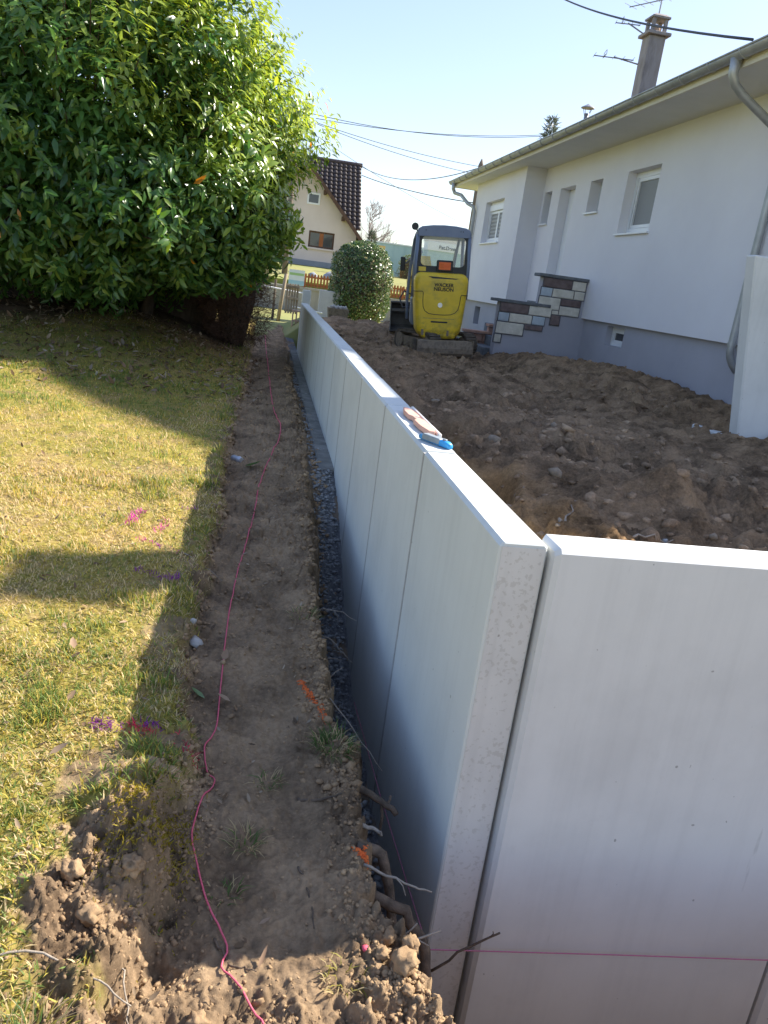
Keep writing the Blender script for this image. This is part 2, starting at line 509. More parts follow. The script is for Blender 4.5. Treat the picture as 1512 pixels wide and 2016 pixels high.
# machine
noise_mat('machine_yellow', (0.74, 0.49, 0.018), (0.82, 0.56, 0.025), scale=3.5, rough=0.42, spec=0.5, c3=(0.50, 0.36, 0.05))
ymat = MATS['machine_yellow']
nt = ymat.node_tree                                          # dried mud splashes, thickest low down
pb = nt.nodes['Principled BSDF']
src = pb.inputs['Base Color'].links[0].from_socket
tc = N(nt, 'ShaderNodeTexCoord')
sp_ = N(nt, 'ShaderNodeSeparateXYZ')
nt.links.new(tc.outputs['Object'], sp_.inputs[0])
mr_ = N(nt, 'ShaderNodeMapRange')
mr_.inputs['From Min'].default_value = 0.25
mr_.inputs['From Max'].default_value = 0.95
mr_.inputs['To Min'].default_value = 0.22
mr_.inputs['To Max'].default_value = -0.12
nt.links.new(sp_.outputs['Z'], mr_.inputs['Value'])
nz = N(nt, 'ShaderNodeTexNoise', Scale=9.0, Detail=10.0, Roughness=0.75)
nt.links.new(tc.outputs['Object'], nz.inputs['Vector'])
ad_ = N(nt, 'ShaderNodeMath', operation='ADD')
nt.links.new(mr_.outputs[0], ad_.inputs[0])
nt.links.new(nz.outputs['Fac'], ad_.inputs[1])
rr_ = ramp(nt, [(0.60, (0, 0, 0)), (0.80, (0.75, 0.75, 0.75))])
nt.links.new(ad_.outputs[0], rr_.inputs['Fac'])
mxx = N(nt, 'ShaderNodeMix', data_type='RGBA', blend_type='MIX')
nt.links.new(rr_.outputs['Color'], mxx.inputs['Factor'])
nt.links.new(src, mxx.inputs[6])
mxx.inputs[7].default_value = (0.16, 0.115, 0.05, 1)
nt.links.new(mxx.outputs[2], pb.inputs['Base Color'])
noise_mat('machine_grey', (0.17, 0.21, 0.30), (0.22, 0.26, 0.35), scale=4, rough=0.4, spec=0.5)
noise_mat('machine_black', (0.010, 0.012, 0.014), (0.022, 0.024, 0.027), scale=10, rough=0.45, spec=0.5)
noise_mat('logo_black', (0.03, 0.028, 0.02), (0.045, 0.042, 0.03), scale=10, rough=0.5)
noise_mat('muddy_steel', (0.15, 0.115, 0.08), (0.28, 0.22, 0.16), scale=9, rough=0.95, bump=0.6, bscale=50, c3=(0.13, 0.105, 0.085))
noise_mat('muddy_rubber', (0.06, 0.05, 0.042), (0.17, 0.135, 0.10), scale=9, rough=0.95, bump=0.5, bscale=50)
noise_mat('bucket_steel', (0.12, 0.115, 0.11), (0.24, 0.225, 0.205), scale=6, rough=0.65, metal=0.3, bump=0.3)
noise_mat('sign_orange', (0.85, 0.16, 0.04), (0.9, 0.2, 0.06), scale=20, rough=0.5)
noise_mat('sign_yellow', (0.70, 0.50, 0.06), (0.75, 0.55, 0.1), scale=20, rough=0.5)
noise_mat('chrome', (0.55, 0.56, 0.57), (0.7, 0.71, 0.72), scale=10, rough=0.3, metal=0.6)
noise_mat('knife_blue', (0.03, 0.27, 0.62), (0.05, 0.34, 0.70), scale=30, rough=0.4)
noise_mat('knife_grey', (0.20, 0.24, 0.27), (0.32, 0.36, 0.38), scale=30, rough=0.5)
noise_mat('winder_wood', (0.62, 0.33, 0.24), (0.72, 0.44, 0.34), scale=30, rough=0.7)
noise_mat('ruler_white', (0.70, 0.66, 0.62), (0.8, 0.76, 0.72), scale=30, rough=0.5)
noise_mat('can_metal', (0.40, 0.42, 0.50), (0.6, 0.62, 0.68), scale=20, rough=0.4, metal=0.4)
noise_mat('banner_white', (0.62, 0.68, 0.72), (0.70, 0.76, 0.80), scale=3, rough=0.6)
noise_mat('banner_blue', (0.30, 0.50, 0.62), (0.38, 0.58, 0.70), scale=3, rough=0.6)
noise_mat('banner_green', (0.30, 0.48, 0.20), (0.38, 0.56, 0.26), scale=3, rough=0.6)
noise_mat('far_lawn', (0.14, 0.18, 0.035), (0.26, 0.27, 0.06), scale=1.2, rough=0.95, bump=0.5)
noise_mat('far_ground', (0.20, 0.20, 0.07), (0.26, 0.25, 0.09), scale=0.4, rough=0.95, bump=0.4, c3=(0.17, 0.21, 0.06))
noise_mat('asphalt', (0.045, 0.045, 0.047), (0.07, 0.07, 0.07), scale=5, rough=0.9)
noise_mat('sign_letter', (0.16, 0.18, 0.18), (0.20, 0.22, 0.22), scale=2, rough=0.6)
noise_mat('shutter_grey', (0.36, 0.36, 0.36), (0.42, 0.42, 0.42), scale=2, rough=0.5)


def glass_mat(name, tint, alpha, rough=0.05):
    m, nt, b = new_mat(name)
    tr = N(nt, 'ShaderNodeBsdfTransparent')
    tr.inputs['Color'].default_value = (*tint, 1)
    gl = N(nt, 'ShaderNodeBsdfGlossy')
    gl.inputs['Roughness'].default_value = rough
    fr = N(nt, 'ShaderNodeFresnel', IOR=1.45)
    dust = N(nt, 'ShaderNodeBsdfDiffuse')
    dust.inputs['Color'].default_value = (0.72, 0.74, 0.74, 1)
    mx = N(nt, 'ShaderNodeMixShader')
    nt.links.new(fr.outputs[0], mx.inputs[0])
    nt.links.new(tr.outputs[0], mx.inputs[1])
    nt.links.new(gl.outputs[0], mx.inputs[2])
    m2 = N(nt, 'ShaderNodeMixShader')
    m2.inputs[0].default_value = alpha
    nt.links.new(mx.outputs[0], m2.inputs[1])
    nt.links.new(dust.outputs[0], m2.inputs[2])
    nt.links.new(m2.outputs[0], nt.nodes['Material Output'].inputs['Surface'])
    return m


glass_mat('cab_glass', (0.98, 0.99, 0.99), 0.09)
m, nt, b = new_mat('window_glass')
b.inputs['Base Color'].default_value = (0.045, 0.05, 0.055, 1)
b.inputs['Roughness'].default_value = 0.06
b.inputs['Specular IOR Level'].default_value = 0.8
m, nt, b = new_mat('mesh_screen')
b.inputs['Base Color'].default_value = (0.24, 0.245, 0.25, 1)
b.inputs['Roughness'].default_value = 0.5


# ------------------------------------------------------------------ mesh building
class MB:
    def __init__(self):
        self.v = []
        self.f = []

    def add(self, verts, faces):
        o = len(self.v)
        self.v.extend([tuple(p) for p in verts])
        self.f.extend([tuple(o + i for i in f) for f in faces])
        return self

    def box(self, x0, x1, y0, y1, z0, z1, M=None):
        p = [Vector((x, y, z)) for z in (z0, z1) for y in (y0, y1) for x in (x0, x1)]
        if M is not None:
            p = [M @ q for q in p]
        return self.add(p, [(0, 2, 3, 1), (4, 5, 7, 6), (0, 1, 5, 4), (2, 6, 7, 3), (0, 4, 6, 2), (1, 3, 7, 5)])

    def prism(self, poly, axis, a, b, M=None):
        """poly: 2-D points; axis 'x','y','z' is the extrusion axis"""
        def mk(p, t):
            if axis == 'x':
                return Vector((t, p[0], p[1]))
            if axis == 'y':
                return Vector((p[0], t, p[1]))
            return Vector((p[0], p[1], t))
        n = len(poly)
        vs = [mk(p, a) for p in poly] + [mk(p, b) for p in poly]
        if M is not None:
            vs = [M @ q for q in vs]
        fs = [tuple(range(n))[::-1], tuple(range(n, 2 * n))]
        fs += [(i, (i + 1) % n, n + (i + 1) % n, n + i) for i in range(n)]
        return self.add(vs, fs)

    def tube(self, pts, rad, n=8, caps=True):
        pts = [Vector(p) for p in pts]
        rs = rad if hasattr(rad, '__len__') else [rad] * len(pts)
        t0 = (pts[1] - pts[0]).normalized()
        up = Vector((0, 0, 1)) if abs(t0.z) < 0.9 else Vector((1, 0, 0))
        nrm = t0.cross(up).normalized()
        o = len(self.v)
        for i, p in enumerate(pts):
            a = pts[max(i - 1, 0)]
            c = pts[min(i + 1, len(pts) - 1)]
            t = (c - a)
            t = t.normalized() if t.length > 1e-9 else t0
            nrm = nrm - t * nrm.dot(t)
            nrm = nrm.normalized() if nrm.length > 1e-6 else t.orthogonal().normalized()
            bn = t.cross(nrm)
            for k in range(n):
                a_ = 2 * math.pi * k / n
                self.v.append(tuple(p + (nrm * math.cos(a_) + bn * math.sin(a_)) * rs[i]))
        for i in range(len(pts) - 1):
            for k in range(n):
                a_ = o + i * n + k
                b_ = o + i * n + (k + 1) % n
                self.f.append((a_, b_, b_ + n, a_ + n))
        if caps:
            self.f.append(tuple(o + k for k in range(n))[::-1])
            e = o + (len(pts) - 1) * n
            self.f.append(tuple(e + k for k in range(n)))
        return self

    def loft(self, rings, close=True, cap=True):
        n = len(rings[0])
        o = len(self.v)
        for r_ in rings:
            self.v.extend([tuple(p) for p in r_])
        for i in range(len(rings) - 1):
            for k in range(n if close else n - 1):
                a_ = o + i * n + k
                b_ = o + i * n + (k + 1) % n
                self.f.append((a_, b_, b_ + n, a_ + n))
        if cap:
            self.f.append(tuple(o + k for k in range(n))[::-1])
            e = o + (len(rings) - 1) * n
            self.f.append(tuple(e + k for k in range(n)))
        return self

    def mesh(self, name, smooth=False, bevel=0.0, seg=1, off=(0, 0, 0)):
        me = bpy.data.meshes.new(name)
        vs = [(p[0] - off[0], p[1] - off[1], p[2] - off[2]) for p in self.v]
        me.from_pydata(vs, [], self.f)
        bm = bmesh.new()
        bm.from_mesh(me)
        if bevel:
            bmesh.ops.remove_doubles(bm, verts=bm.verts, dist=1e-5)
            ed = [e for e in bm.edges if len(e.link_faces) == 2 and e.calc_face_angle(0) > 0.6]
            bmesh.ops.bevel(bm, geom=ed, offset=bevel, segments=seg, affect='EDGES', profile=0.5, clamp_overlap=True)
        bmesh.ops.recalc_face_normals(bm, faces=bm.faces)
        bm.to_mesh(me)
        bm.free()
        if smooth:
            me.polygons.foreach_set('use_smooth', [True] * len(me.polygons))
        me.update()
        return me


ORG = {}


def link(name, me, mat, parent=None):
    o = bpy.data.objects.new(name, me)
    COL.objects.link(o)
    if mat is not None and me is not None:
        me.materials.clear()
        me.materials.append(MATS[mat])
    if parent is not None:
        o.parent = parent
    return o


def root_of(o):
    while o.parent is not None:
        o = o.parent
    return o


def obj(name, mb, mat, parent=None, smooth=False, bevel=0.0, seg=1, local=False):
    """mb in world space; a part is shifted into the space of its thing (whose Empty is only translated)"""
    off = (0, 0, 0)
    if parent is not None and not local:
        off = root_of(parent).location
    return link(name, mb.mesh(name, smooth, bevel, seg, off), mat, parent)


def tag(o, label=None, cat=None, group=None, kind=None):
    if label:
        o['label'] = label
    if cat:
        o['category'] = cat
    if group:
        o['group'] = group
    if kind:
        o['kind'] = kind
    return o


def thing(name, loc, label, cat, group=None):
    o = bpy.data.objects.new(name, None)
    o.empty_display_size = 0.2
    COL.objects.link(o)
    o.location = loc
    return tag(o, label, cat, group)


def fast_mesh(name, verts, faces, smooth=False, colors=None, attrs=None):
    """verts Nx3, faces Mxk (k = 3 or 4) numpy"""
    me = bpy.data.meshes.new(name)
    nv, (nf, k) = len(verts), faces.shape
    me.vertices.add(nv)
    me.vertices.foreach_set('co', np.ascontiguousarray(verts, np.float32).ravel())
    me.loops.add(nf * k)
    me.loops.foreach_set('vertex_index', np.ascontiguousarray(faces, np.int32).ravel())
    me.polygons.add(nf)
    me.polygons.foreach_set('loop_start', np.arange(0, nf * k, k, dtype=np.int32))
    me.polygons.foreach_set('loop_total', np.full(nf, k, np.int32))
    if smooth:
        me.polygons.foreach_set('use_smooth', np.ones(nf, bool))
    if colors is not None:
        ca = me.color_attributes.new('Col', 'FLOAT_COLOR', 'POINT')
        c4 = np.ones((nv, 4), np.float32)
        c4[:, :3] = colors
        ca.data.foreach_set('color', c4.ravel())
    for an, av in (attrs or {}).items():
        at = me.attributes.new(an, 'FLOAT', 'POINT')
        at.data.foreach_set('value', np.ascontiguousarray(av, np.float32))
    me.update(calc_edges=True)
    me.validate()
    return me


def text_mesh(body, size, extrude=0.002, bold=0.0, align='CENTER'):
    cu = bpy.data.curves.new('t', 'FONT')
    cu.body = body
    cu.size = size
    cu.extrude = extrude
    cu.offset = bold
    cu.align_x = align
    cu.align_y = 'CENTER'
    to = bpy.data.objects.new('t', cu)
    COL.objects.link(to)
    bpy.context.view_layer.update()
    me = bpy.data.meshes.new_from_object(to.evaluated_get(bpy.context.evaluated_depsgraph_get()))
    bpy.data.objects.remove(to)
    return me


def frame_basis(t, up):
    """columns: side, forward t, normal"""
    s = np.cross(t, up)
    s /= np.maximum(np.linalg.norm(s, axis=1, keepdims=True), 1e-6)
    n = np.cross(s, t)
    return s, n


def leaves(P, T, UP, L, W, bend=0.25, fold=0.25):
    """folded, drooping leaf blades; 8 vertices and 6 faces written as quads"""
    n = len(P)
    T = T / np.maximum(np.linalg.norm(T, axis=1, keepdims=True), 1e-6)
    s, nn = frame_basis(T, UP)
    L = np.asarray(L)[:, None]
    W = np.asarray(W)[:, None]
    bend = np.broadcast_to(np.asarray(bend, float).reshape(-1, 1), (n, 1)) if np.ndim(bend) else np.full((n, 1), bend)

    def at(t):
        return P + T * L * t - nn * L * bend * t * t
    v = np.zeros((n, 8, 3))
    v[:, 0] = at(0.0)
    for k, (t, w) in enumerate(((0.36, 1.0), (0.74, 0.72))):
        c = at(t)
        v[:, 1 + 3 * k] = c - s * W * 0.5 * w + nn * W * fold * w * 0.5
        v[:, 2 + 3 * k] = c
        v[:, 3 + 3 * k] = c + s * W * 0.5 * w + nn * W * fold * w * 0.5
    v[:, 7] = at(1.0)
    F = np.array([(0, 2, 1), (0, 3, 2), (1, 2, 5), (1, 5, 4), (2, 3, 6), (2, 6, 5), (4, 5, 7), (5, 6, 7)])
    faces = (np.arange(n)[:, None, None] * 8 + F[None]).reshape(-1, 3)
    return v.reshape(-1, 3), faces


def ico(sub=1):
    bm = bmesh.new()
    bmesh.ops.create_icosphere(bm, subdivisions=sub, radius=1.0)
    v = np.array([x.co[:] for x in bm.verts])
    f = np.array([[q.index for q in p.verts] for p in bm.faces])
    bm.free()
    return v, f


ICO1 = ico(1)
ICO2 = ico(2)
ICO3 = ico(3)


def lumps(P, S, base, rough=0.35, flat=0.75, seed=1):
    """many rough clods/pebbles: P positions, S radii"""
    g = np.random.default_rng(seed)
    bv, bf = base
    n = len(P)
    k = len(bv)
    A = g.uniform(0, 2 * np.pi, n)
    sc = np.stack([g.uniform(0.6, 1.4, n), g.uniform(0.6, 1.3, n), g.uniform(flat * 0.7, flat * 1.2, n)], 1)
    rr = 1 + g.uniform(-rough, rough, (n, k))
    v = bv[None] * rr[:, :, None] * sc[:, None, :]
    tx = g.uniform(-0.5, 0.5, n)
    c, s = np.cos(tx)[:, None], np.sin(tx)[:, None]
    y, z = v[:, :, 1] * c - v[:, :, 2] * s, v[:, :, 1] * s + v[:, :, 2] * c
    c, s = np.cos(A)[:, None], np.sin(A)[:, None]
    x, y = v[:, :, 0] * c - y * s, v[:, :, 0] * s + y * c
    v = np.stack([x, y, z], 2) * np.asarray(S)[:, None, None] + np.asarray(P)[:, None, :]
    f = (np.arange(n)[:, None, None] * k + bf[None]).reshape(-1, 3)
    return v.reshape(-1, 3), f


def lump_obj(name, loc, size, mat, label, cat, group=None, base=ICO1, flat=0.7, rough=0.38, seed=0):
    g = np.random.default_rng(seed)
    bv, bf = base
    dis = np.zeros(len(bv))
    for q_ in range(34):
        fr = 1.8 * 1.10 ** q_
        kd = g.normal(size=3)
        kd /= np.linalg.norm(kd)
        dis += np.abs(np.sin(bv @ kd * fr * 1.5 + g.uniform(0, 6.28))) * 1.15 / fr ** 0.55 * (-1 if q_ % 3 else 1)
    dis = (dis - dis.mean()) / max(1e-6, dis.std())
    v = bv * (1 + rough * 0.42 * dis)[:, None] * np.array([size, size * g.uniform(0.7, 1.0), size * flat])
    a = g.uniform(0, 6.28)
    v = np.stack([v[:, 0] * math.cos(a) - v[:, 1] * math.sin(a), v[:, 0] * math.sin(a) + v[:, 1] * math.cos(a), v[:, 2]], 1)
    v[:, 2] -= v[:, 2].min() * 0.75
    o = link(name, fast_mesh(name, v, bf, smooth=False), mat)
    o.location = loc
    return tag(o, label, cat, group)


# ------------------------------------------------------------------ terrain shape
_XE = np.array([(0.0, 1.3), (0.7, 0.74), (1.0, 0.60), (1.18, 0.515), (1.31, 0.475), (1.45, 0.425), (1.62, 0.405), (1.82, 0.40), (2.05, 0.40),
                (2.2, 0.405), (2.34, 0.33), (2.6, 0.335), (3.0, 0.35), (3.5, 0.36), (4.7, 0.395), (6.1, 0.41), (9, 0.42), (15, 0.42), (26, 0.42)])
_XT = np.array([(0.0, -0.40), (1.0, -0.30), (1.3, -0.16), (1.58, -0.135), (1.85, -0.16), (2.1, -0.13), (2.35, -0.17), (2.8, -0.235), (3.3, -0.185),
                (4.4, -0.21), (6.1, -0.24), (9, -0.22), (12.6, -0.2), (26, -0.2)])


def trench_edge(y):
    return np.interp(y, _XE[:, 0], _XE[:, 1]) + 0.020 * vnoise(y * 2.6, y * 0 + 4.4, 4) + 0.022 * vnoise(y * 7.0, y * 0 + 3.3, 5) + 0.014 * vnoise(y * 19.0, y * 0 + 1.3, 6)


def turf_edge(y):
    return np.interp(y, _XT[:, 0], _XT[:, 1]) + 0.035 * vnoise(y * 4.0, y * 0 + 8.3, 15) + 0.02 * vnoise(y * 13.0, y * 0 + 1.3, 16)


def trench_floor(y):
    return -0.92 + 0.22 * sstep(1.7, 2.6, y) + 0.69 * sstep(3.3, 5.9, y)


def left_masks(x, y):
    te = turf_edge(y)
    tr = trench_edge(y)
    path = sstep(te - 0.015, te + 0.045, x + 0.02 * fbm(x, y, 9, 3, 71))
    tren = sstep(tr - 0.012, tr + 0.05, x + 0.016 * fbm(x, y, 18, 3, 91) + 0.020 * broken(x, y, 9, 93)) * sstep(1.00, 1.06, y + 0.02 * fbm(x, y, 6, 3, 92))
    # torn-up corner of turf by the camera
    d = np.hypot((x + 0.24) / 0.17, (y - 1.46) / 0.34) + 0.25 * fbm(x, y, 8, 3, 44)
    torn = 1 - sstep(0.75, 1.15, d)
    low = 1 - sstep(1.14, 1.36, y + 0.06 * fbm(x, y, 6, 3, 46) + 0.5 * np.maximum(0, -0.28 - x))
    torn = np.maximum(torn, low * sstep(-0.30, -0.20, x))
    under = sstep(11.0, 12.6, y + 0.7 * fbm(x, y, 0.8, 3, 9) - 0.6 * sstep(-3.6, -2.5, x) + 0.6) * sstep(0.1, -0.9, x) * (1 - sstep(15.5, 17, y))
    return path, tren, torn, under


def left_height(x, y):
    x = np.asarray(x, float)
    y = np.asarray(y, float)
    path, tren, torn, under = left_masks(x, y)
    big = fbm(x, y, 0.55, 3, 21)
    mid = fbm(x, y, 4.0, 4, 22)
    fine = fbm(x, y, 26.0, 4, 23, 0.55)
    lawn = 0.045 + 0.018 * big + 0.010 * mid + 0.006 * fine
    lawn = lawn + 0.42 * sstep(7.4, 12.8, y) * sstep(-0.2, -2.2, x) + 0.12 * sstep(9.5, 14.5, y) * sstep(0.0, -1.0, x)
    berm = 0.07 * sstep(4.5, 7.5, y) * sstep(-0.15, 0.15, x)
    pth = -0.030 + berm + 0.012 * mid + 0.005 * fine + 0.0065 * fbm(x, y, 9, 6, 61, 0.66) + (0.0035 + 0.008 * sstep(0.24, 0.34, x)) * broken(x, y, 30, 433) - 0.014 * np.abs(fbm(x, y, 5, 4, 62, 0.55)) + 0.008
    # footworn dip in the middle of the strip, loose crumbs towards the trench
    pth = pth + 0.016 * sstep(2.2, 4.5, y) * broken(x, y, 11, 435) + 0.010 * sstep(2.0, 3.0, y) * fbm(x, y, 6, 4, 66, 0.65)
    pth = pth - 0.015 * np.exp(-((x - 0.12) / 0.10) ** 2) + 0.022 * sstep(0.24, 0.36, x) * (0.4 + np.abs(fbm(x, y, 20, 3, 63)))
    h = lawn * (1 - path) + pth * path
    h = h + np.exp(-((x - turf_edge(y)) / 0.07) ** 2) * (0.018 * broken(x, y, 22, 434) + 0.012 * fbm(x, y, 12, 4, 65, 0.6))
    rough = 0.011 * broken(x, y, 24, 431) + 0.006 * broken(x, y, 62, 432) + 0.015 * fbm(x, y, 11, 6, 33, 0.68) - 0.022 * np.abs(fbm(x, y, 8, 4, 35, 0.6)) + 0.012
    mound = (0.16 * np.exp(-((x + 0.205) / 0.085) ** 2 - ((y - 1.60) / 0.12) ** 2)
             + 0.085 * np.exp(-((x + 0.25) / 0.10) ** 2 - ((y - 1.84) / 0.14) ** 2)
             + 0.06 * np.exp(-((x + 0.36) / 0.09) ** 2 - ((y - 1.42) / 0.12) ** 2)
             + 0.05 * np.exp(-((x + 0.12) / 0.10) ** 2 - ((y - 1.22) / 0.06) ** 2)
             - 0.06 * np.exp(-((x + 0.30) / 0.06) ** 2 - ((y - 1.36) / 0.06) ** 2)
             - 0.05 * np.exp(-((x + 0.08) / 0.07) ** 2 - ((y - 1.40) / 0.10) ** 2))
    h = h + mound * (0.8 + 0.35 * fbm(x, y, 16, 3, 36)) + torn * (rough - 0.012)
    h = h + under * 0.02 * fbm(x, y, 5, 4, 39)
    fl = trench_floor(y) + 0.02 * fbm(x, y, 14, 3, 81)
    # ragged, slightly stepped bank
    bank = tren + 0.10 * tren * (1 - tren) * 4 * fbm(x, y * 2.0 + h * 5, 9, 3, 52)
    bank = np.clip(bank, 0, 1)
    h = h * (1 - bank) + fl * bank
    return np.where((x > 0.64) & (y > 1.72), np.minimum(h, -0.6), h)


def yard_height(x, y):
    x = np.asarray(x, float)
    y = np.asarray(y, float)
    base = 0.47 + 0.07 * sstep(3.0, 5.2, x) * (1 - sstep(12, 15, y)) + 0.10 * np.exp(-((x - 4.6) / 0.8) ** 2 - ((y - 11.3) / 2.2) ** 2)
    base = base - 0.12 * sstep(9.5, 12.2, y) * (1 - sstep(3.6, 4.4, x)) + 0.20 * sstep(13.5, 16.5, y) * (1 - sstep(2.8, 3.6, x)) - 0.25 * sstep(14.5, 17.5, y) * sstep(3.8, 4.6, x)
    # cut along the back of the retaining walls
    cut = 1 - sstep(1.02, 1.42, x + 0.18 * fbm(x, y, 1.6, 3, 101) + 0.05 * fbm(x, y, 7, 3, 102))
    cut = cut * (1 - 0.82 * sstep(4.9, 6.6, y))
    cut2 = 1 - sstep(2.05, 2.75, y + 0.10 * fbm(x, y, 2.1, 3, 103) + 0.05 * fbm(x, y, 7, 3, 104))
    c = np.maximum(cut, cut2)
    cl_ = 0.25 + 0.75 * sstep(-0.35, 0.45, fbm(x, y, 0.9, 3, 119))
    lumpy = 0.055 * fbm(x, y, 1.3, 3, 111) - 0.060 * np.abs(fbm(x, y, 2.2, 4, 112, 0.55)) + 0.020 * fbm(x, y, 6, 5, 113, 0.66) + 0.012 + cl_ * (0.040 * broken(x, y, 5.0, 441) + 0.020 * broken(x, y, 13, 442)) + 0.006 * broken(x, y, 30, 443)
    # combed by the bucket: long shallow furrows
    u = x * 0.93 + y * 0.36
    furrow = 0.055 * np.abs(np.sin(u * 5.2 + 1.5 * fbm(x, y, 0.9, 2, 115))) * sstep(0.0, 0.4, fbm(x, y, 0.5, 2, 116) + 0.25)
    ridge = 0.10 * np.exp(-((y - 3.75 - 0.18 * (x - 2.2)) / 0.16) ** 2) * sstep(1.3, 1.8, x) * (0.6 + 0.6 * fbm(x, y, 3, 3, 117))
    tp = 0.0
    for off_ in (0.0, 0.72):
        cx_ = 2.55 + off_ + np.maximum(0, 12.2 - y) * 0.30 + 0.12 * np.sin(y * 0.9)
        w_ = sstep(0.17, 0.11, np.abs(x - cx_)) * sstep(5.2, 6.2, y) * (1 - sstep(11.8, 12.6, y))
        tp = tp + w_ * (-0.045 + 0.014 * np.sin(y * 2 * np.pi / 0.17)) + 0.035 * np.exp(-((np.abs(x - cx_) - 0.19) / 0.05) ** 2) * sstep(5.2, 6.2, y) * (1 - sstep(11.8, 12.6, y))
    h = base + lumpy + furrow * 0.8 + ridge + tp
    return h - c * 0.52 + c * 0.04 * fbm(x, y, 9, 4, 118)


def yard_cut(x, y):
    cut = 1 - sstep(0.95, 1.60, x + 0.18 * fbm(x, y, 1.6, 3, 101) + 0.05 * fbm(x, y, 7, 3, 102))
    cut = cut * (1 - sstep(4.6, 6.0, y))
    cut2 = 1 - sstep(2.3, 3.2, y + 0.10 * fbm(x, y, 2.1, 3, 103) + 0.05 * fbm(x, y, 7, 3, 104))
    return np.maximum(cut, cut2)


def far_height(x, y):
    x = np.asarray(x, float)
    y = np.asarray(y, float)
    h = 0.05 + 0.35 * sstep(15, 17, y) * sstep(0.5, 1.0, x) * (1 - sstep(19, 22, y))
    h = h + 0.04 * fbm(x, y, 0.4, 3, 201)
    return h


def grid_mesh(name, xs, ys, hf, attrs=None, smooth=True):
    X, Y = np.meshgrid(xs, ys)
    Z = hf(X, Y)
    v = np.stack([X.ravel(), Y.ravel(), Z.ravel()], 1)
    nx, ny = len(xs), len(ys)
    i = np.arange((ny - 1) * nx).reshape(ny - 1, nx)[:, :-1].ravel()
    f = np.stack([i, i + 1, i + nx + 1, i + nx], 1)
    at = {k: fn(X, Y).ravel() for k, fn in (attrs or {}).items()}
    return fast_mesh(name, v, f, smooth=smooth, attrs=at)


def graded(a, b, h0, k=1.5, ref=1.5):
    out = [a]
    while out[-1] < b:
        out.append(out[-1] + h0 * max(1.0, (out[-1] / ref)) ** k)
    out[-1] = b
    return np.array(out)


# left: lawn, dug strip and trench as one sheet
xs = np.concatenate([np.linspace(-9.0, -3.2, 50)[:-1], np.linspace(-3.2, -0.8, 150)[:-1], np.linspace(-0.8, 0.66, 330), np.linspace(0.70, 4.6, 60)])
ys = np.concatenate([np.linspace(-2.5, 0.5, 24), graded(0.55, 20.0, 0.0044, 1.45, 1.5)])


def soil_attr(X, Y):
    path, tren, torn, under = left_masks(X, Y)
    patch = sstep(0.48, 0.72, fbm(X, Y, 2.3, 3, 77)) * sstep(5, 2, Y) * 0.9
    pock = sstep(0.35, 0.6, fbm(X, Y, 7.3, 3, 78)) * 0.4
    edge = np.exp(-((X - turf_edge(Y)) / 0.10) ** 2) * sstep(-0.2, 0.5, fbm(X, Y, 9, 3, 79))
    return np.clip(np.maximum.reduce([path, tren, torn, under, patch, pock, edge]), 0, 1)


def gravel_attr(X, Y):
    _, tren, _, _ = left_masks(X, Y)
    deep = sstep(0.06, 0.0, left_height(X, Y) - trench_floor(Y) - 0.03)
    spill = sstep(0.05, 0.45, fbm(X, Y, 3.5, 3, 94) + 0.9 * sstep(0.14, 0.03, X - trench_edge(Y)) - 0.3)
    return tren * deep * (1 - 0.85 * spill)


g_lawn = link('ground', grid_mesh('ground', xs, ys, left_height, {'soil': soil_attr, 'gravel': gravel_attr, 'under_shade': lambda X, Y: left_masks(X, Y)[3]}), 'lawn')
tag(g_lawn, kind='structure')
# right: excavated yard between the walls and the house
xs = np.concatenate([np.arange(0.76, 3.4, 0.016), np.linspace(3.4, 7.0, 110)])
ys = graded(1.84, 17.5, 0.016, 1.0, 3.0)
g_yard = link('yard_soil', grid_mesh('yard_soil', xs, ys, yard_height, {'cut': yard_cut}), 'yard_soil')
tag(g_yard, kind='structure')


# everything beyond, coarse, out to the horizon
def wide_h(X, Y):
    h = far_height(X, Y)
    inside = (X > -8.8) & (X < 9) & (Y > -4) & (Y < 17.0)
    back = sstep(28.2, 29.0, Y) * 0.78 + sstep(29, 46, Y) * 0.85
    h = h + back * sstep(60, 50, np.abs(X)) - 0.3 * sstep(60, 110, Y)
    return np.where(inside, -1.0, h)


xs = np.concatenate([np.linspace(-600, -40, 15)[:-1], np.linspace(-40, -12, 15)[:-1], np.linspace(-12, 16, 75)[:-1], np.linspace(16, 60, 15)[:-1], np.linspace(60, 600, 12)])
ys = np.concatenate([np.linspace(-300, -8, 12)[:-1], np.linspace(-8, 36, 110)[:-1], np.linspace(36, 70, 30)[:-1], np.linspace(70, 900, 18)])
g_far = link('terrain', grid_mesh('terrain', xs, ys, wide_h), 'far_ground')
tag(g_far, kind='structure')


# ------------------------------------------------------------------ retaining walls (precast panels)
def panel_mesh(w, z0, z1, thick, ch, along, edge_ch=0.004):
    """standing slab with chamfered top arris; local origin at its base corner"""
    c = ch
    prof = [(0, z0), (thick, z0), (thick, z1 - c * 0.6), (thick - c * 0.6, z1), (c, z1), (0, z1 - c)]
    mb = MB()
    e = edge_ch
    if along == 'y':
        rings = []
        for t, ins in ((0, e), (e, 0), (w - e, 0), (w, e)):
            cx = thick / 2
            rings.append([(px + (ins if px < cx else -ins), t, pz - (ins if pz > 0.5 else 0)) for px, pz in prof])
        mb.loft(rings)
    else:
        rings = []
        for t, ins in ((0, e), (e, 0), (w - e, 0), (w, e)):
            cx = thick / 2
            rings.append([(t, px + (ins if px < cx else -ins), pz - (ins if pz > 0.5 else 0)) for px, pz in prof])
        mb.loft(rings)
    return mb.mesh('panel')


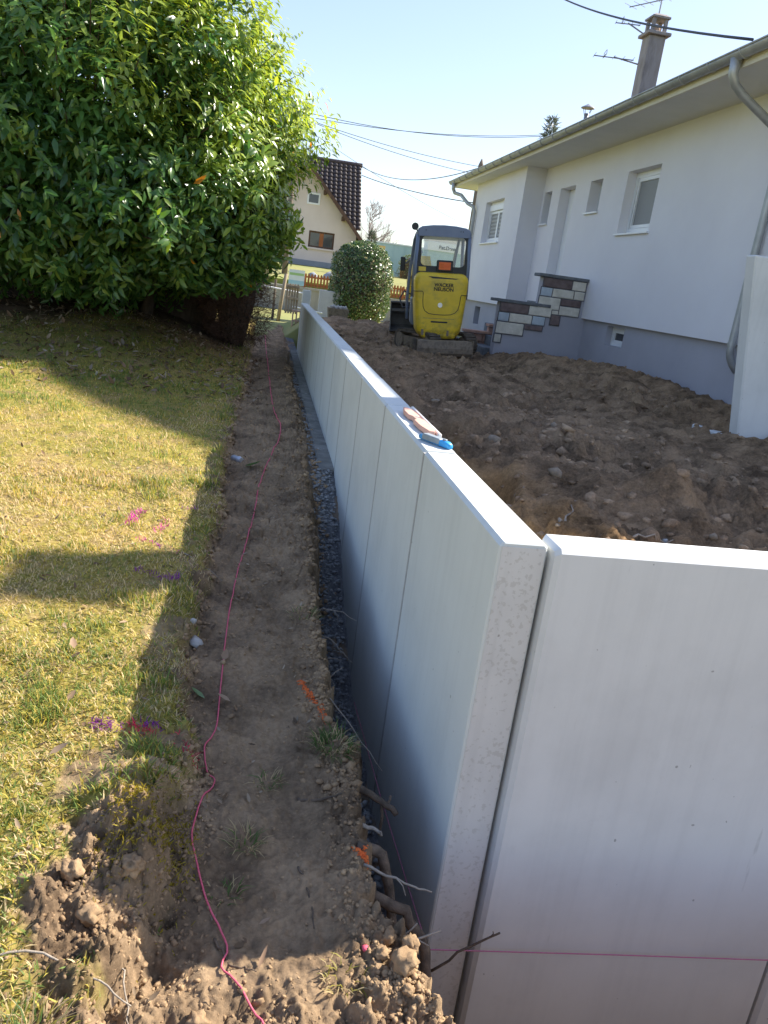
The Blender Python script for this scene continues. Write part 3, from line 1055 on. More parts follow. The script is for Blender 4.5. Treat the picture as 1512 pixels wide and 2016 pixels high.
ZC = 0.87
side_wall = thing('retaining_wall', (0.62, 1.74, -0.75), 'long grey precast concrete retaining wall beside the dug strip of earth', 'retaining wall')
pm = panel_mesh(0.983, 0.0, ZC + 0.75, 0.128, 0.011, 'y', 0.004)
prev = None
for k in range(12):
    y0 = 1.74 + 1.003 * k
    o = link('panel', pm, 'concrete', side_wall)
    o.location = (0.0 + random.uniform(-0.0006, 0.0006), y0 - 1.74, random.uniform(-0.002, 0.002))
    o.rotation_euler = (0, 0, random.uniform(-0.0004, 0.0004))
for k in range(12):
    yj = 1.74 + 1.003 * (k + 1) - 0.020
    obj('joint_strip', MB().box(0.6190, 0.74, yj + 0.0005, yj + 0.0195, -0.74, ZC - 0.010), 'joint_grey', side_wall)
last = link('panel', panel_mesh(0.55, 0.0, ZC + 0.75, 0.128, 0.011, 'y'), 'concrete', side_wall)
last.location = (0, 12 * 1.003, 0)
# raw, pitted end of the first panel
mb = MB().box(0.628, 0.742, 1.7385, 1.741, -0.74, ZC - 0.012)
end = obj('end_face', mb, 'concrete_end', side_wall)
end['label'] = 'pitted pale end face of the wall'
mb = MB()
mb.box(0.505, 0.90, 5.75, 14.4, -0.25, 0.016)
obj('footing', mb, 'footing', side_wall, bevel=0.01)

front_wall = thing('retaining_wall', (0.758, 1.70, -0.75), 'short concrete retaining wall facing the viewer, with pale sunlit coping edge', 'retaining wall')
fm = panel_mesh(0.988, 0.0, ZC + 0.75, 0.128, 0.011, 'x', 0.012)
for k in range(3):
    o = link('panel', fm, 'concrete_front', front_wall)
    o.location = (1.0 * k, random.uniform(-0.002, 0.002), 0.002 - 0.002 * k)
# packing strip in the open joint at the corner
obj('joint_filler', MB().box(0.7495, 0.7575, 1.765, 1.82, -0.7, 0.80), 'mortar', front_wall)

# ------------------------------------------------------------------ tall slab standing at the right
slab = MB()
prof = [(4.17, 0.35), (5.17, 0.35), (4.98, 2.04), (3.88, 2.03)]
slab.prism(prof, 'y', 6.10, 6.24)
slab.box(4.2, 5.2, 6.242, 6.95, 0.36, 0.50)
o = obj('concrete_slab', slab, 'concrete_front', None, bevel=0.012)
tag(o, 'tall plain concrete wall element standing upright on the soil near the house', 'concrete slab')

# ------------------------------------------------------------------ the house on the right
XH, XP, XF = 5.53, 5.60, 5.10          # main face, plinth face, projecting far face
Y0, YM, YF = 5.3, 16.75, 20.75         # near end, step in the facade, far end
ZB, ZS = 1.25, 4.07                    # bottom of the white render, soffit
house = thing('house', (XH, Y0, 0.3), 'white rendered bungalow with grey plinth, zinc gutter and small windows', 'house')


def facade(mb, x, y0, y1, z0, z1, openings, depth=0.24, back=True):
    """vertical wall facing -X with openings (ya, yb, za, zb) that have reveals"""
    ysb = sorted({y0, y1} | {a for o in openings for a in o[:2]})
    zsb = sorted({z0, z1} | {a for o in openings for a in o[2:4]})
    for a, b_ in zip(ysb[:-1], ysb[1:]):
        for c, d in zip(zsb[:-1], zsb[1:]):
            my, mz = (a + b_) / 2, (c + d) / 2
            if any(o[0] < my < o[1] and o[2] < mz < o[3] for o in openings):
                continue
            mb.add([(x, a, c), (x, b_, c), (x, b_, d), (x, a, d)], [(0, 3, 2, 1)])
    for a, b_, c, d in [o[:4] for o in openings]:
        X2 = x + depth
        mb.add([(x, a, c), (X2, a, c), (X2, a, d), (x, a, d)], [(0, 1, 2, 3)])
        mb.add([(x, b_, c), (X2, b_, c), (X2, b_, d), (x, b_, d)], [(0, 3, 2, 1)])
        mb.add([(x, a, d), (X2, a, d), (X2, b_, d), (x, b_, d)], [(0, 1, 2, 3)])
        mb.add([(x, a, c), (X2, a, c), (X2, b_, c), (x, b_, c)], [(0, 3, 2, 1)])


WIN_MAIN = (11.57, 12.68, 2.65, 3.59)
WIN_S1 = (13.67, 14.20, 3.06, 3.59)
DOOR = (14.92, 15.72, 1.45, 3.60)
WIN_S2 = (16.20, 16.62, 2.98, 3.60)
WIN_FAR = (18.1, 19.65, 2.62, 3.56)
wall = MB()
facade(wall, XH, Y0, YM + 0.2, ZB, ZS, [WIN_MAIN, WIN_S1, DOOR, WIN_S2])
facade(wall, XF, YM, YF, ZB, ZS, [WIN_FAR])
wall.add([(XF, YM, ZB), (XH + 0.02, YM, ZB), (XH + 0.02, YM, ZS), (XF, YM, ZS)], [(0, 1, 2, 3)])       # return of the projecting part
wall.add([(XF, YF, ZB), (13, YF, ZB), (13, YF, ZS), (XF, YF, ZS)], [(0, 3, 2, 1)])
wall.add([(XH, Y0, ZB), (13, Y0, ZB), (13, Y0, ZS), (XH, Y0, ZS)], [(0, 1, 2, 3)])
wall.add([(13, Y0, ZB), (13, YF, ZB), (13, YF, ZS), (13, Y0, ZS)], [(0, 1, 2, 3)])
# underside drip of the insulation
wall.add([(XH, Y0, ZB), (XP + 0.02, Y0, ZB), (XP + 0.02, YM, ZB), (XH, YM, ZB)], [(0, 1, 2, 3)])
wall.add([(XF, YM, ZB), (XF + 0.09, YM, ZB), (XF + 0.09, YF, ZB), (XF, YF, ZB)], [(0, 1, 2, 3)])
me = wall.mesh('wall', off=house.location)
h_wall = link('wall', me, 'render_white', house)
BW1 = (11.78, 12.44, 0.90, 1.20)
BW2 = (18.95, 19.45, 0.70, 1.12)
pl = MB()
facade(pl, XP, Y0 + 0.05, YM + 0.3, -0.2, ZB + 0.02, [BW1])
facade(pl, XF + 0.07, YM + 0.06, YF - 0.05, -0.4, ZB + 0.02, [BW2])
pl.add([(XF + 0.07, YM + 0.06, -0.2), (XP + 0.05, YM + 0.06, -0.2), (XP + 0.05, YM + 0.06, ZB + 0.02), (XF + 0.07, YM + 0.06, ZB + 0.02)], [(0, 1, 2, 3)])
pl.add([(XP, Y0 + 0.05, -0.2), (12.9, Y0 + 0.05, -0.2), (12.9, Y0 + 0.05, ZB + 0.02), (XP, Y0 + 0.05, ZB + 0.02)], [(0, 1, 2, 3)])
h_pl = obj('plinth', pl, 'render_plinth', house)
h_pl['label'] = 'blue grey painted basement plinth'


def ring_y(mb, x0, x1, ya, yb, za, zb, t):
    """rectangular frame in a plane facing -X"""
    mb.box(x0, x1, ya, ya + t, za, zb)
    mb.box(x0, x1, yb - t, yb, za, zb)
    mb.box(x0, x1, ya + t, yb - t, za, za + t)
    mb.box(x0, x1, ya + t, yb - t, zb - t, zb)


def house_window(op, x, sill=True, leaves_=2, pane='window_glass', shutter=False, t=0.06, recess=0.15):
    ya, yb, za, zb = op
    xr = x + recess
    mb = MB()
    g = 0.004
    ring_y(mb, xr, xr + 0.07, ya + g, yb - g, za + g, zb - g, t)
    w = obj('window', mb, 'white_plastic', house, bevel=0.004)
    ztop = zb - t
    if shutter:
        s = MB().box(xr - 0.03, xr + 0.02, ya + t, yb - t, zb - t - 0.14, zb - t - 0.004)
        obj('shutter_box', s, 'white_plastic', w, bevel=0.004)
        ztop = zb - t - 0.145
    span = (yb - ya - 2 * t - 0.01)
    for k in range(leaves_):
        a = ya + t + 0.004 + span * k / leaves_
        b_ = ya + t + 0.004 + span * (k + 1) / leaves_ - 0.004
        s = MB()
        ring_y(s, xr + 0.008, xr + 0.062, a, b_, za + t + 0.004, ztop - 0.004, 0.055 if span > 0.5 else 0.035)
        obj('sash', s, 'white_plastic', w, bevel=0.004)
    p = MB().box(xr + 0.03, xr + 0.04, ya + t, yb - t, za + t, ztop)
    obj('pane', p, pane, w)
    if sill:
        s = MB().prism([(x - 0.045, za - 0.035), (x + recess, za - 0.035), (x + recess, za + 0.012), (x - 0.045, za - 0.006)], 'y', ya - 0.03, yb + 0.03)
        obj('sill', s, 'white_plastic', w, bevel=0.003)
    return w


house_window(WIN_MAIN, XH, leaves_=1, pane='mesh_screen', t=0.085)
house_window(WIN_S1, XH, leaves_=1, recess=0.19, t=0.03)
house_window(WIN_S2, XH, leaves_=1, recess=0.19, t=0.03)
w_far = house_window(WIN_FAR, XF, shutter=True, pane='mesh_screen', recess=0.13)
for k in range(7):
    s = MB().box(XF + 0.15, XF + 0.158, WIN_FAR[0] + 0.12, WIN_FAR[1] - 0.12, 2.78 + 0.085 * k, 2.82 + 0.085 * k)
    obj('blind_slat', s, 'shutter_grey', w_far)
house_window(BW1, XP, sill=False, leaves_=1, t=0.035, recess=0.10)
house_window(BW2, XF + 0.07, sill=False, leaves_=1, t=0.03, recess=0.18)
dm = MB().box(XH + 0.20, XH + 0.25, DOOR[0], DOOR[1], DOOR[2], DOOR[3])
door = obj('door', dm, 'white_plastic', house, bevel=0.01)
obj('handle', MB().tube([(XH + 0.19, DOOR[0] + 0.1, 2.45), (XH + 0.15, DOOR[0] + 0.1, 2.45), (XH + 0.15, DOOR[0] + 0.22, 2.45)], 0.012), 'chrome', door)

# eaves, low hipped roof, gutter
XG = 4.66
YG0, YG1 = 4.38, 22.0
ev = MB()
ev.box(XG + 0.10, 13.8, YG0 + 0.10, YG1 - 0.10, ZS, ZS + 0.04)
obj('soffit', ev, 'soffit', house)
fa = MB()
fa.box(XG + 0.07, XG + 0.10, YG0 + 0.07, YG1 - 0.07, ZS - 0.015, ZS + 0.13)
fa.box(XG + 0.10, 13.8, YG1 - 0.10, YG1 - 0.07, ZS - 0.015, ZS + 0.13)
fa.box(XG + 0.10, 13.8, YG0 + 0.07, YG0 + 0.10, ZS - 0.015, ZS + 0.13)
obj('fascia', fa, 'fascia', house)
rp_ = 0.36
zr = ZS + 0.10
xr1, xr2, xr3 = XG + 0.02, (XG + 14.0) / 2, 13.98
hr = (xr2 - xr1) * rp_
inset = 4.5
rf = MB()
A = [(xr1, YG0, zr), (xr3, YG0, zr), (xr3, YG1, zr), (xr1, YG1, zr), (xr2, YG0 + inset, zr + hr), (xr2, YG1 - inset, zr + hr)]
rf.add(A, [(0, 3, 5, 4), (1, 4, 5, 2), (0, 4, 1), (3, 2, 5)])
B = [(x, y, z - 0.03) for x, y, z in A]
rf.add(B, [(0, 4, 5, 3), (1, 2, 5, 4), (0, 1, 4), (3, 5, 2)])
h_roof = obj('roof', rf, 'roof_tile', house)
# eave tiles whose rounded noses show above the gutter
for k in range(70):
    yy = YG0 + 0.15 + 0.25 * k
    t = MB().tube([(XG - 0.01, yy, zr + 0.010), (XG + 0.40, yy, zr + 0.010 + 0.40 * rp_)], [0.040, 0.04], 8)
    obj('tile', t, 'roof_tile', h_roof, smooth=True)


def gutter_run(mb, p, q, r_, side):
    n = 9
    d = (Vector(q) - Vector(p)).normalized()
    out = Vector(side)
    rings = []
    for base in (p, q):
        b0 = Vector(base)
        ring = []
        for k in range(n + 1):
            a = math.pi * k / n
            ring.append(b0 + out * (math.cos(a) * r_) - Vector((0, 0, 1)) * (math.sin(a) * r_))
        for k in range(n, -1, -1):
            a = math.pi * k / n
            ring.append(b0 + out * (math.cos(a) * (r_ - 0.006)) - Vector((0, 0, 1)) * (math.sin(a) * (r_ - 0.006)))
        rings.append(ring)
    mb.loft(rings)


GZ = ZS + 0.115
gm = MB()
gutter_run(gm, (XG, YG0, GZ), (XG, YG1, GZ), 0.072, (-1, 0, 0))
gm.tube([(XG - 0.074, YG0, GZ), (XG - 0.074, YG1, GZ)], 0.011, 8)
gut = obj('gutter', gm, 'zinc', house, smooth=True)
yy = YG0 + 0.3
while yy < YG1:
    bnd = MB()
    ringp = [(XG + math.cos(a) * 0.077, yy, GZ - math.sin(a) * 0.077) for a in np.linspace(0, math.pi, 10)]
    bnd.tube(ringp, 0.008, 6)
    obj('bracket', bnd, 'zinc', gut, smooth=True)
    yy += 0.62


def downpipe(y, ytop, zbot, x_wall, elbow=True, r_=0.045):
    mb = MB()
    xw = x_wall - 0.065
    pts = [(XG, ytop, GZ - 0.05), (XG, ytop, GZ - 0.20), (XG + 0.05, ytop, GZ - 0.29), (XG + 0.16, ytop + (y - ytop) * 0.3, GZ - 0.36),
           (xw - 0.16, y - (y - ytop) * 0.15, GZ - 0.60), (xw - 0.04, y, GZ - 0.68), (xw, y, GZ - 0.78), (xw, y, GZ - 0.95), (xw, y, zbot)]
    if elbow:
        pts += [(xw, y, zbot - 0.03), (xw + 0.02, y, zbot - 0.10), (xw + 0.07, y, zbot - 0.18), (xw + 0.14, y, zbot - 0.25)]
    mb.tube(pts, [0.062, 0.05] + [r_] * (len(pts) - 2), 12)
    p = obj('downpipe', mb, 'zinc', house, smooth=True)
    for zz in (zbot + 0.9, zbot + 0.05, GZ - 1.0):
        c = MB().tube([(xw, y, zz - 0.02), (xw, y, zz + 0.02)], r_ + 0.006, 12)
        obj('pipe_clip', c, 'zinc', p)
    return p


downpipe(YF - 0.25, YG1 - 0.35, 0.6, XF, elbow=False)
downpipe(8.62, 8.55, 1.20, XH)

# chimney (part of the house) and roof cowl
CX, CY = 8.0, 18.45
ch = MB()
ch.box(CX - 0.19, CX + 0.19, CY - 0.19, CY + 0.19, 5.0, 7.320)
h_ch = obj('chimney', ch, 'chimney_render', house, bevel=0.01)
cc = MB().box(CX - 0.27, CX + 0.27, CY - 0.27, CY + 0.27, 7.322, 7.390)
obj('chimney_cap', cc, 'chimney_render', h_ch, bevel=0.01)
for sx in (-1, 1):
    for sy in (-1, 1):
        obj('chimney_post', MB().box(CX + sx * 0.14 - 0.035, CX + sx * 0.14 + 0.035, CY + sy * 0.14 - 0.035, CY + sy * 0.14 + 0.035, 7.392, 7.660), 'chimney_render', h_ch)
obj('flue_pot', MB().tube([(CX, CY, 7.400), (CX, CY, 7.560)], [0.10, 0.085], 14), 'hollow_clay', h_ch, smooth=True)
lid = MB()
lid.loft([[(CX - a, CY - a, z), (CX + a, CY - a, z), (CX + a, CY + a, z), (CX - a, CY + a, z)] for a, z in ((0.21, 7.662), (0.21, 7.700), (0.12, 7.760))])
obj('chimney_lid', lid, 'chimney_render', h_ch)
VX, VY = 7.4, 20.15
vt = MB().tube([(VX, VY, 5.0), (VX, VY, 5.98)], 0.06, 12)
cowl = obj('roof_cowl', vt, 'steel_grey', house, smooth=True)
obj('cowl_hat', MB().tube([(VX, VY, 6.10), (VX, VY, 6.115), (VX, VY, 6.20)], [0.17, 0.165, 0.01], 14), 'steel_grey', cowl)
for a in (0.6, 2.2, 3.8, 5.4):
    obj('cowl_stay', MB().tube([(VX + 0.05 * math.cos(a), VY + 0.05 * math.sin(a), 5.9), (VX + 0.13 * math.cos(a), VY + 0.13 * math.sin(a), 6.11)], 0.008, 5), 'steel_grey', cowl)
# unseen second chimney added on the near roof to cast a band over the lawn
c2 = MB().box(7.15, 7.55, 5.72, 6.10, 4.2, 6.95)
h_c2 = obj('chimney', c2, 'chimney_render', house, bevel=0.01)
obj('chimney_cap', MB().box(7.08, 7.62, 5.65, 6.17, 6.952, 7.02), 'chimney_render', h_c2, bevel=0.01)


def antenna(loc, boom_dir, length, n_el, label, mast_from, el_len):
    t = thing('tv_antenna', loc, label, 'antenna', 'antennas on the chimney')
    L0 = Vector(loc)
    bd = Vector(boom_dir).normalized()
    side = bd.cross(Vector((0, 0, 1))).normalized()
    top_ = Vector((0, 0, 0.35 if abs(mast_from[0] - loc[0]) < 0.01 else 0.02))
    mast = MB().tube([Vector(mast_from), L0 + top_], 0.016, 6)
    obj('mast', mast, 'steel_grey', t)
    bo = MB().tube([L0 - bd * length * 0.5, L0 + bd * length * 0.5], 0.012, 6)
    obj('boom', bo, 'steel_grey', t)
    for k in range(n_el):
        u_ = -0.48 + 0.96 * k / (n_el - 1)
        p = L0 + bd * length * u_ + Vector((0, 0, 0.012))
        w = el_len * (0.75 + 0.35 * abs(u_))
        obj('element', MB().tube([p - side * w, p + side * w], 0.0055, 5), 'steel_grey', t)
    p = L0 + bd * length * 0.22 + Vector((0, 0, 0.02))
    w = el_len * 0.8
    d2 = Vector((0, 0, 0.09))
    obj('folded_dipole', MB().tube([p - side * w, p - side * w + d2 * 0.6, p - side * w * 0.9 + d2, p + side * w * 0.9 + d2, p + side * w + d2 * 0.6, p + side * w, p - side * w], 0.007, 5), 'steel_grey', t)
    return t


antenna((CX, CY, 8.06), (0.55, -1, 0.0), 1.7, 8, 'long wide television antenna on the mast above the chimney top', (CX, CY, 7.75), 0.24)
antenna((CX - 0.55, CY + 0.3, 7.58), (-1, 0.25, 0.0), 0.55, 4, 'short small antenna just left of the chimney head', (CX - 0.17, CY + 0.17, 7.40), 0.13)
antenna((CX - 0.75, CY + 0.25, 6.86), (-1, 0.2, 0.0), 0.9, 5, 'small antenna halfway down the left side of the chimney shaft', (CX - 0.17, CY + 0.17, 6.80), 0.2)

# ------------------------------------------------------------------ entrance stair with stone-clad cheek wall
YS = 13.45
stair = thing('entrance_stair', (4.0, YS, 0.2), 'entrance stair with stepped stone clad side wall and dark copings', 'staircase')
core = MB()
core.prism([(4.02, 0.1), (5.6, 0.1), (5.6, 1.86), (4.72, 1.86), (4.72, 1.35), (4.02, 1.35)], 'y', YS, YS + 0.22)
obj('cheek_wall', core, 'render_plinth', stair)
obj('coping', MB().box(3.90, 4.92, YS - 0.05, YS + 0.27, 1.352, 1.405), 'coping', stair, bevel=0.008)
obj('coping', MB().box(4.62, 5.56, YS - 0.05, YS + 0.27, 1.862, 1.915), 'coping', stair, bevel=0.008)
for k in range(6):
    obj('step', MB().box(3.9 + 0.27 * k, 5.6, YS + 0.225, YS + 2.3, 0.35 + 0.18 * k, 0.35 + 0.18 * (k + 1)), 'coping', stair, bevel=0.008)
STONES = [  # x0, x1, z0, z1, kind
    (4.72, 5.24, 1.70, 1.85, 'd'), (5.255, 5.50, 1.70, 1.85, 'c'),
    (4.70, 4.90, 1.545, 1.685, 'b'), (4.915, 5.30, 1.545, 1.685, 'c'), (5.315, 5.50, 1.545, 1.685, 'c'),
    (4.69, 5.08, 1.33, 1.53, 'c'), (5.095, 5.46, 1.42, 1.53, 'd'), (5.095, 5.46, 1.255, 1.405, 'c'),
    (4.02, 4.53, 1.195, 1.345, 'd'), (4.545, 4.95, 1.195, 1.345, 'c'), (4.965, 5.08, 1.255, 1.318, 'c'), (4.965, 5.13, 1.07, 1.24, 'd'),
    (4.01, 4.20, 1.035, 1.18, 'b'), (4.215, 4.62, 1.035, 1.18, 'c'), (4.635, 4.86, 1.035, 1.18, 'b'),
    (4.00, 4.50, 0.82, 1.02, 'c'), (4.515, 4.84, 0.94, 1.02, 'd'), (3.99, 4.12, 0.66, 0.805, 'c')]
mort = MB()
for k, (x0, x1, z0, z1, kd) in enumerate(STONES):
    mort.box(x0 - 0.012, x1 + 0.012, YS - 0.015 - 0.0003 * k, YS - 0.001, z0 - 0.012, z1 + 0.012)
obj('mortar_bed', mort, 'mortar', stair)
for x0, x1, z0, z1, kd in STONES:
    g = random.uniform(0.022, 0.040)
    mb = MB()
    mb.loft([[(x0, YS - 0.003, z0), (x1, YS - 0.003, z0), (x1, YS - 0.003, z1), (x0, YS - 0.003, z1)],
             [(x0, YS - g * 0.7, z0), (x1, YS - g * 0.7, z0), (x1, YS - g * 0.7, z1), (x0, YS - g * 0.7, z1)],
             [(x0 + 0.012, YS - g, z0 + 0.012), (x1 - 0.012, YS - g, z0 + 0.012), (x1 - 0.012, YS - g, z1 - 0.012), (x0 + 0.012, YS - g, z1 - 0.012)]])
    obj('stone', mb, {'d': 'stone_dark', 'c': 'stone_cream', 'b': 'stone_blue'}[kd], stair)

# pinkish brick planter beside the stair
plant = thing('brick_planter', (3.9, 14.6, 0.3), 'low pinkish brick planter edging between the digger and the stair', 'planter')
obj('core', MB().box(3.80, 4.60, 14.72, 14.90, 0.25, 0.70), 'mortar', plant)
for row in range(3):
    for k in range(6):
        if row == 2 and k < 3:
            continue
        x0 = 3.78 + 0.145 * k + (0.06 if row % 2 else 0)
        obj('brick', MB().box(x0, x0 + 0.138, 14.62, 14.74, 0.42 + 0.145 * row, 0.42 + 0.145 * row + 0.138), 'pink_brick', plant, bevel=0.008)
obj('top_brick', MB().box(3.74, 4.25, 14.58, 14.80, 0.714, 0.765), 'pink_brick', plant, bevel=0.008)
obj('top_brick', MB().box(4.20, 4.70, 14.575, 14.80, 0.86, 0.91), 'pink_brick', plant, bevel=0.008)

# ------------------------------------------------------------------ unseen gabled block on the sunny side, added and shaped to shade the lawn
A3 = Vector((-3.2, 9.7, 0.05)) + SUN_VEC * 20.0
nb = thing('shadow_block', (A3.x, A3.y, 0), 'unseen tall gabled block added beyond the bungalow to shade the lawn', 'house')
v1 = A3 + (Vector((2.7, -3.6, 0)) - SUN_VEC * 3.0) * 1.55
v2 = A3 + (Vector((1.2, 5.2, 0)) - SUN_VEC * 3.0)
L_ = Vector((9, 0, 0))
nbm = MB()
pts = [A3, v1, Vector((v1.x, v1.y, 0)), Vector((v2.x, v2.y, 0)), v2]
nbm.add([p for p in pts] + [p + L_ for p in pts], [(0, 1, 2, 3, 4), (5, 9, 8, 7, 6), (1, 6, 7, 2), (3, 8, 9, 4)])
obj('wall', nbm, 'cream_render', nb)
nr = MB()
up = Vector((0, 0, 0.02))
nr.add([A3 + up, v1 + up, v1 + up + L_, A3 + up + L_, v2 + up, v2 + up + L_], [(0, 1, 2, 3), (0, 3, 5, 4)])
obj('roof', nr, 'roof_tile', nb)

# ------------------------------------------------------------------ mini excavator
EXC = thing('mini_excavator', (2.92, 13.25, 0.38), 'muddy yellow and grey mini excavator seen from behind on the churned soil', 'excavator')
EXC.rotation_mode = 'YXZ'
EXC.rotation_euler = (0, R(-4.2), R(-8.0))
EXC.scale = (0.94, 0.94, 0.95)


def part(name, mb, mat, parent=EXC, **kw):
    return obj(name, mb, mat, parent, local=True, **kw)


def rrect(x0, x1, z0, z1, r_, n=6):
    out = []
    for cx, cz, a0 in ((x1 - r_, z1 - r_, 0), (x0 + r_, z1 - r_, 90), (x0 + r_, z0 + r_, 180), (x1 - r_, z0 + r_, 270)):
        for k in range(n + 1):
            a = R(a0 + 90 * k / n)
            out.append((cx + r_ * math.cos(a), cz + r_ * math.sin(a)))
    return out


# counterweight and engine hood: rounded box narrowing towards the bottom
outline = []
for (cx, cz, r_, a0) in ((0.34, 1.24, 0.13, 0), (-0.34, 1.24, 0.13, 90), (-0.22, 0.46, 0.18, 180), (0.22, 0.46, 0.18, 270)):
    for k in range(9):
        a = R(a0 + 90 * k / 8)
        outline.append((cx + r_ * math.cos(a), cz + r_ * math.sin(a)))
_dense = []
for k in range(len(outline)):
    p, q = outline[k], outline[(k + 1) % len(outline)]
    m_ = max(1, int(math.hypot(q[0] - p[0], q[1] - p[1]) / 0.05))
    for j in range(m_):
        _dense.append((p[0] + (q[0] - p[0]) * j / m_, p[1] + (q[1] - p[1]) * j / m_))
# barrel the sides a little
outline = [(x * (1 + 0.03 * math.sin(max(0, min(1, (z - 0.3) / 1.07)) * math.pi)), z) for x, z in _dense]
SC = ((-0.655, 0.70), (-0.652, 0.82), (-0.635, 0.91), (-0.60, 0.965), (-0.54, 0.99), (-0.46, 1.0), (0.02, 1.0))
rings = [[(x * s, y, 0.82 + (z - 0.82) * s) for x, z in outline] for y, s in SC]
body = part('counterweight', MB().loft(rings), 'machine_yellow', smooth=True)


def rear_y(x):
    return float(np.interp(abs(x) / 0.48, [0.0, 0.82, 0.91, 0.965, 0.99, 1.0], [-0.656, -0.654, -0.638, -0.603, -0.545, -0.47]))


seam = [(-0.472, 1.05), (-0.43, 1.05), (-0.37, 1.052), (-0.315, 1.055), (-0.303, 1.03), (-0.302, 0.90), (-0.29, 0.80), (-0.255, 0.735), (-0.19, 0.695), (-0.10, 0.683), (0.0, 0.68), (0.10, 0.682),
        (0.19, 0.69), (0.265, 0.72), (0.315, 0.78), (0.335, 0.88), (0.345, 0.99), (0.355, 1.022), (0.40, 1.02), (0.44, 1.018), (0.47, 1.015)]
part('hood_seam', MB().tube([(x, rear_y(x) - 0.001, z) for x, z in seam], 0.006, 6), 'machine_black', body)
part('vent', MB().prism([(-0.235, 1.305), (0.30, 1.285), (0.13, 1.245), (-0.10, 1.25)], 'y', -0.652, -0.56), 'machine_black', body)
part('lock', MB().tube([(0.0, -0.64, 0.84), (0.0, -0.668, 0.84)], [0.045, 0.040], 16), 'chrome', body)
# tow plate and bumper under the counterweight
part('bumper', MB().loft([[(x * s, y, z) for x, z in rrect(-0.30, 0.30, 0.285, 0.425, 0.04)] for y, s in ((-0.645, 0.97), (-0.63, 1.0), (-0.3, 1.0))]), 'machine_yellow', body, smooth=True)
part('tow_hole', MB().tube([(-0.16, -0.64, 0.355), (-0.16, -0.652, 0.355)], 0.036, 14), 'machine_black', body)
for x in (-0.275, 0.165):
    part('tie_plate', MB().box(x - 0.022, x + 0.022, -0.655, -0.64, 0.33, 0.43), 'muddy_steel', body, bevel=0.005)
part('grille', MB().box(-0.14, 0.15, -0.662, -0.645, 0.545, 0.572), 'machine_black', body, bevel=0.006)
part('mud_streak', MB().box(-0.28, 0.26, -0.6575, -0.645, 0.613, 0.619), 'muddy_steel', body)
for txt, z in (('WACKER', 1.168), ('NEUSON', 1.098)):
    tm = text_mesh(txt, 0.082, 0.002, 0.0022)
    lo = link('lettering', tm, 'logo_black', body)
    bx = [v.co.x for v in tm.vertices]
    sx = 0.335 / (max(bx) - min(bx))
    lo.scale = (sx, 1.0, 1.0)
    lo.rotation_euler = (R(90), 0, 0)
    lo.location = (0.045, -0.659, z)

# lower body under the cab, swing deck
deck = MB()
deck.loft([[(x, y, z) for x, z in rrect(-0.475, 0.475, 0.46, 0.95, 0.06)] for y in (0.03, 0.55)] + [[(x * 0.8, 0.75, z) for x, z in rrect(-0.475, 0.475, 0.46, 0.90, 0.06)]])
part('deck', deck, 'machine_grey', smooth=False)
part('turntable', MB().tube([(0, 0, 0.22), (0, 0, 0.47)], 0.30, 24), 'muddy_steel')

# cab
cab = part('cab_roof', MB().loft([[(x * s, y, 1.95 + (z - 1.95) * s) for x, z in
          [(-0.455, 1.95), (-0.46, 2.02), (-0.44, 2.07), (-0.38, 2.105), (-0.2, 2.13), (0, 2.138), (0.2, 2.13), (0.38, 2.105), (0.44, 2.07), (0.46, 2.02), (0.455, 1.95)]]
          for y, s in ((-0.475, 0.95), (-0.455, 1.0), (0.50, 1.0), (0.60, 0.96))]), 'machine_grey', smooth=False, bevel=0.0)
for x in (-0.315, 0.28, 0.32):
    part('roof_bolt', MB().tube([(x, -0.47, 2.045), (x, -0.479, 2.045)], 0.009, 8), 'machine_black', cab)
for sx in (-1, 1):
    part('rear_post', MB().tube([(sx * 0.455, -0.40, 0.95), (sx * 0.452, -0.42, 1.5), (sx * 0.438, -0.43, 1.98)], 0.036, 8), 'machine_grey', smooth=True)
    part('front_post', MB().tube([(sx * 0.44, 0.60, 0.85), (sx * 0.44, 0.56, 1.5), (sx * 0.42, 0.48, 1.98)], 0.03, 8), 'machine_grey', smooth=True)
    part('side_rail', MB().tube([(sx * 0.46, -0.38, 1.12), (sx * 0.455, 0.55, 1.12)], 0.02, 6), 'machine_black')
part('door_frame', MB().tube([(-0.53, 0.25, 0.55), (-0.545, 0.30, 0.9), (-0.52, 0.32, 1.4), (-0.47, 0.28, 1.92), (-0.44, 0.1, 2.02)], 0.028, 8), 'machine_grey', smooth=True)
o_, i_ = rrect(-0.43, 0.43, 1.10, 1.985, 0.05), rrect(-0.372, 0.385, 1.475, 1.945, 0.075)
i_ = [(x, z + 0.03 * (1 - (x / 0.4) ** 2) * (1 if z > 1.7 else 0)) for x, z in i_]
rp2 = MB()
n_ = len(o_)
rp2.v = [(x, -0.45, z) for x, z in o_] + [(x, -0.45, z) for x, z in i_] + [(x, -0.43, z) for x, z in o_] + [(x, -0.43, z) for x, z in i_]
for k in range(n_):
    j = (k + 1) % n_
    rp2.f += [(k, j, n_ + j, n_ + k), (2 * n_ + k, 3 * n_ + k, 3 * n_ + j, 2 * n_ + j), (n_ + k, n_ + j, 3 * n_ + j, 3 * n_ + k), (k, 2 * n_ + k, 2 * n_ + j, j)]
rear = part('rear_panel', rp2, 'machine_black')
gp = MB()
gp.add([(x, -0.442, z) for x, z in i_] + [(x, -0.438, z) for x, z in i_], [tuple(range(len(i_)))[::-1], tuple(range(len(i_), 2 * len(i_)))])
part('rear_window', gp, 'cab_glass', rear)
part('sign_housing', MB().box(-0.095, 0.185, -0.49, -0.45, 1.395, 1.575), 'machine_black', rear, bevel=0.012)
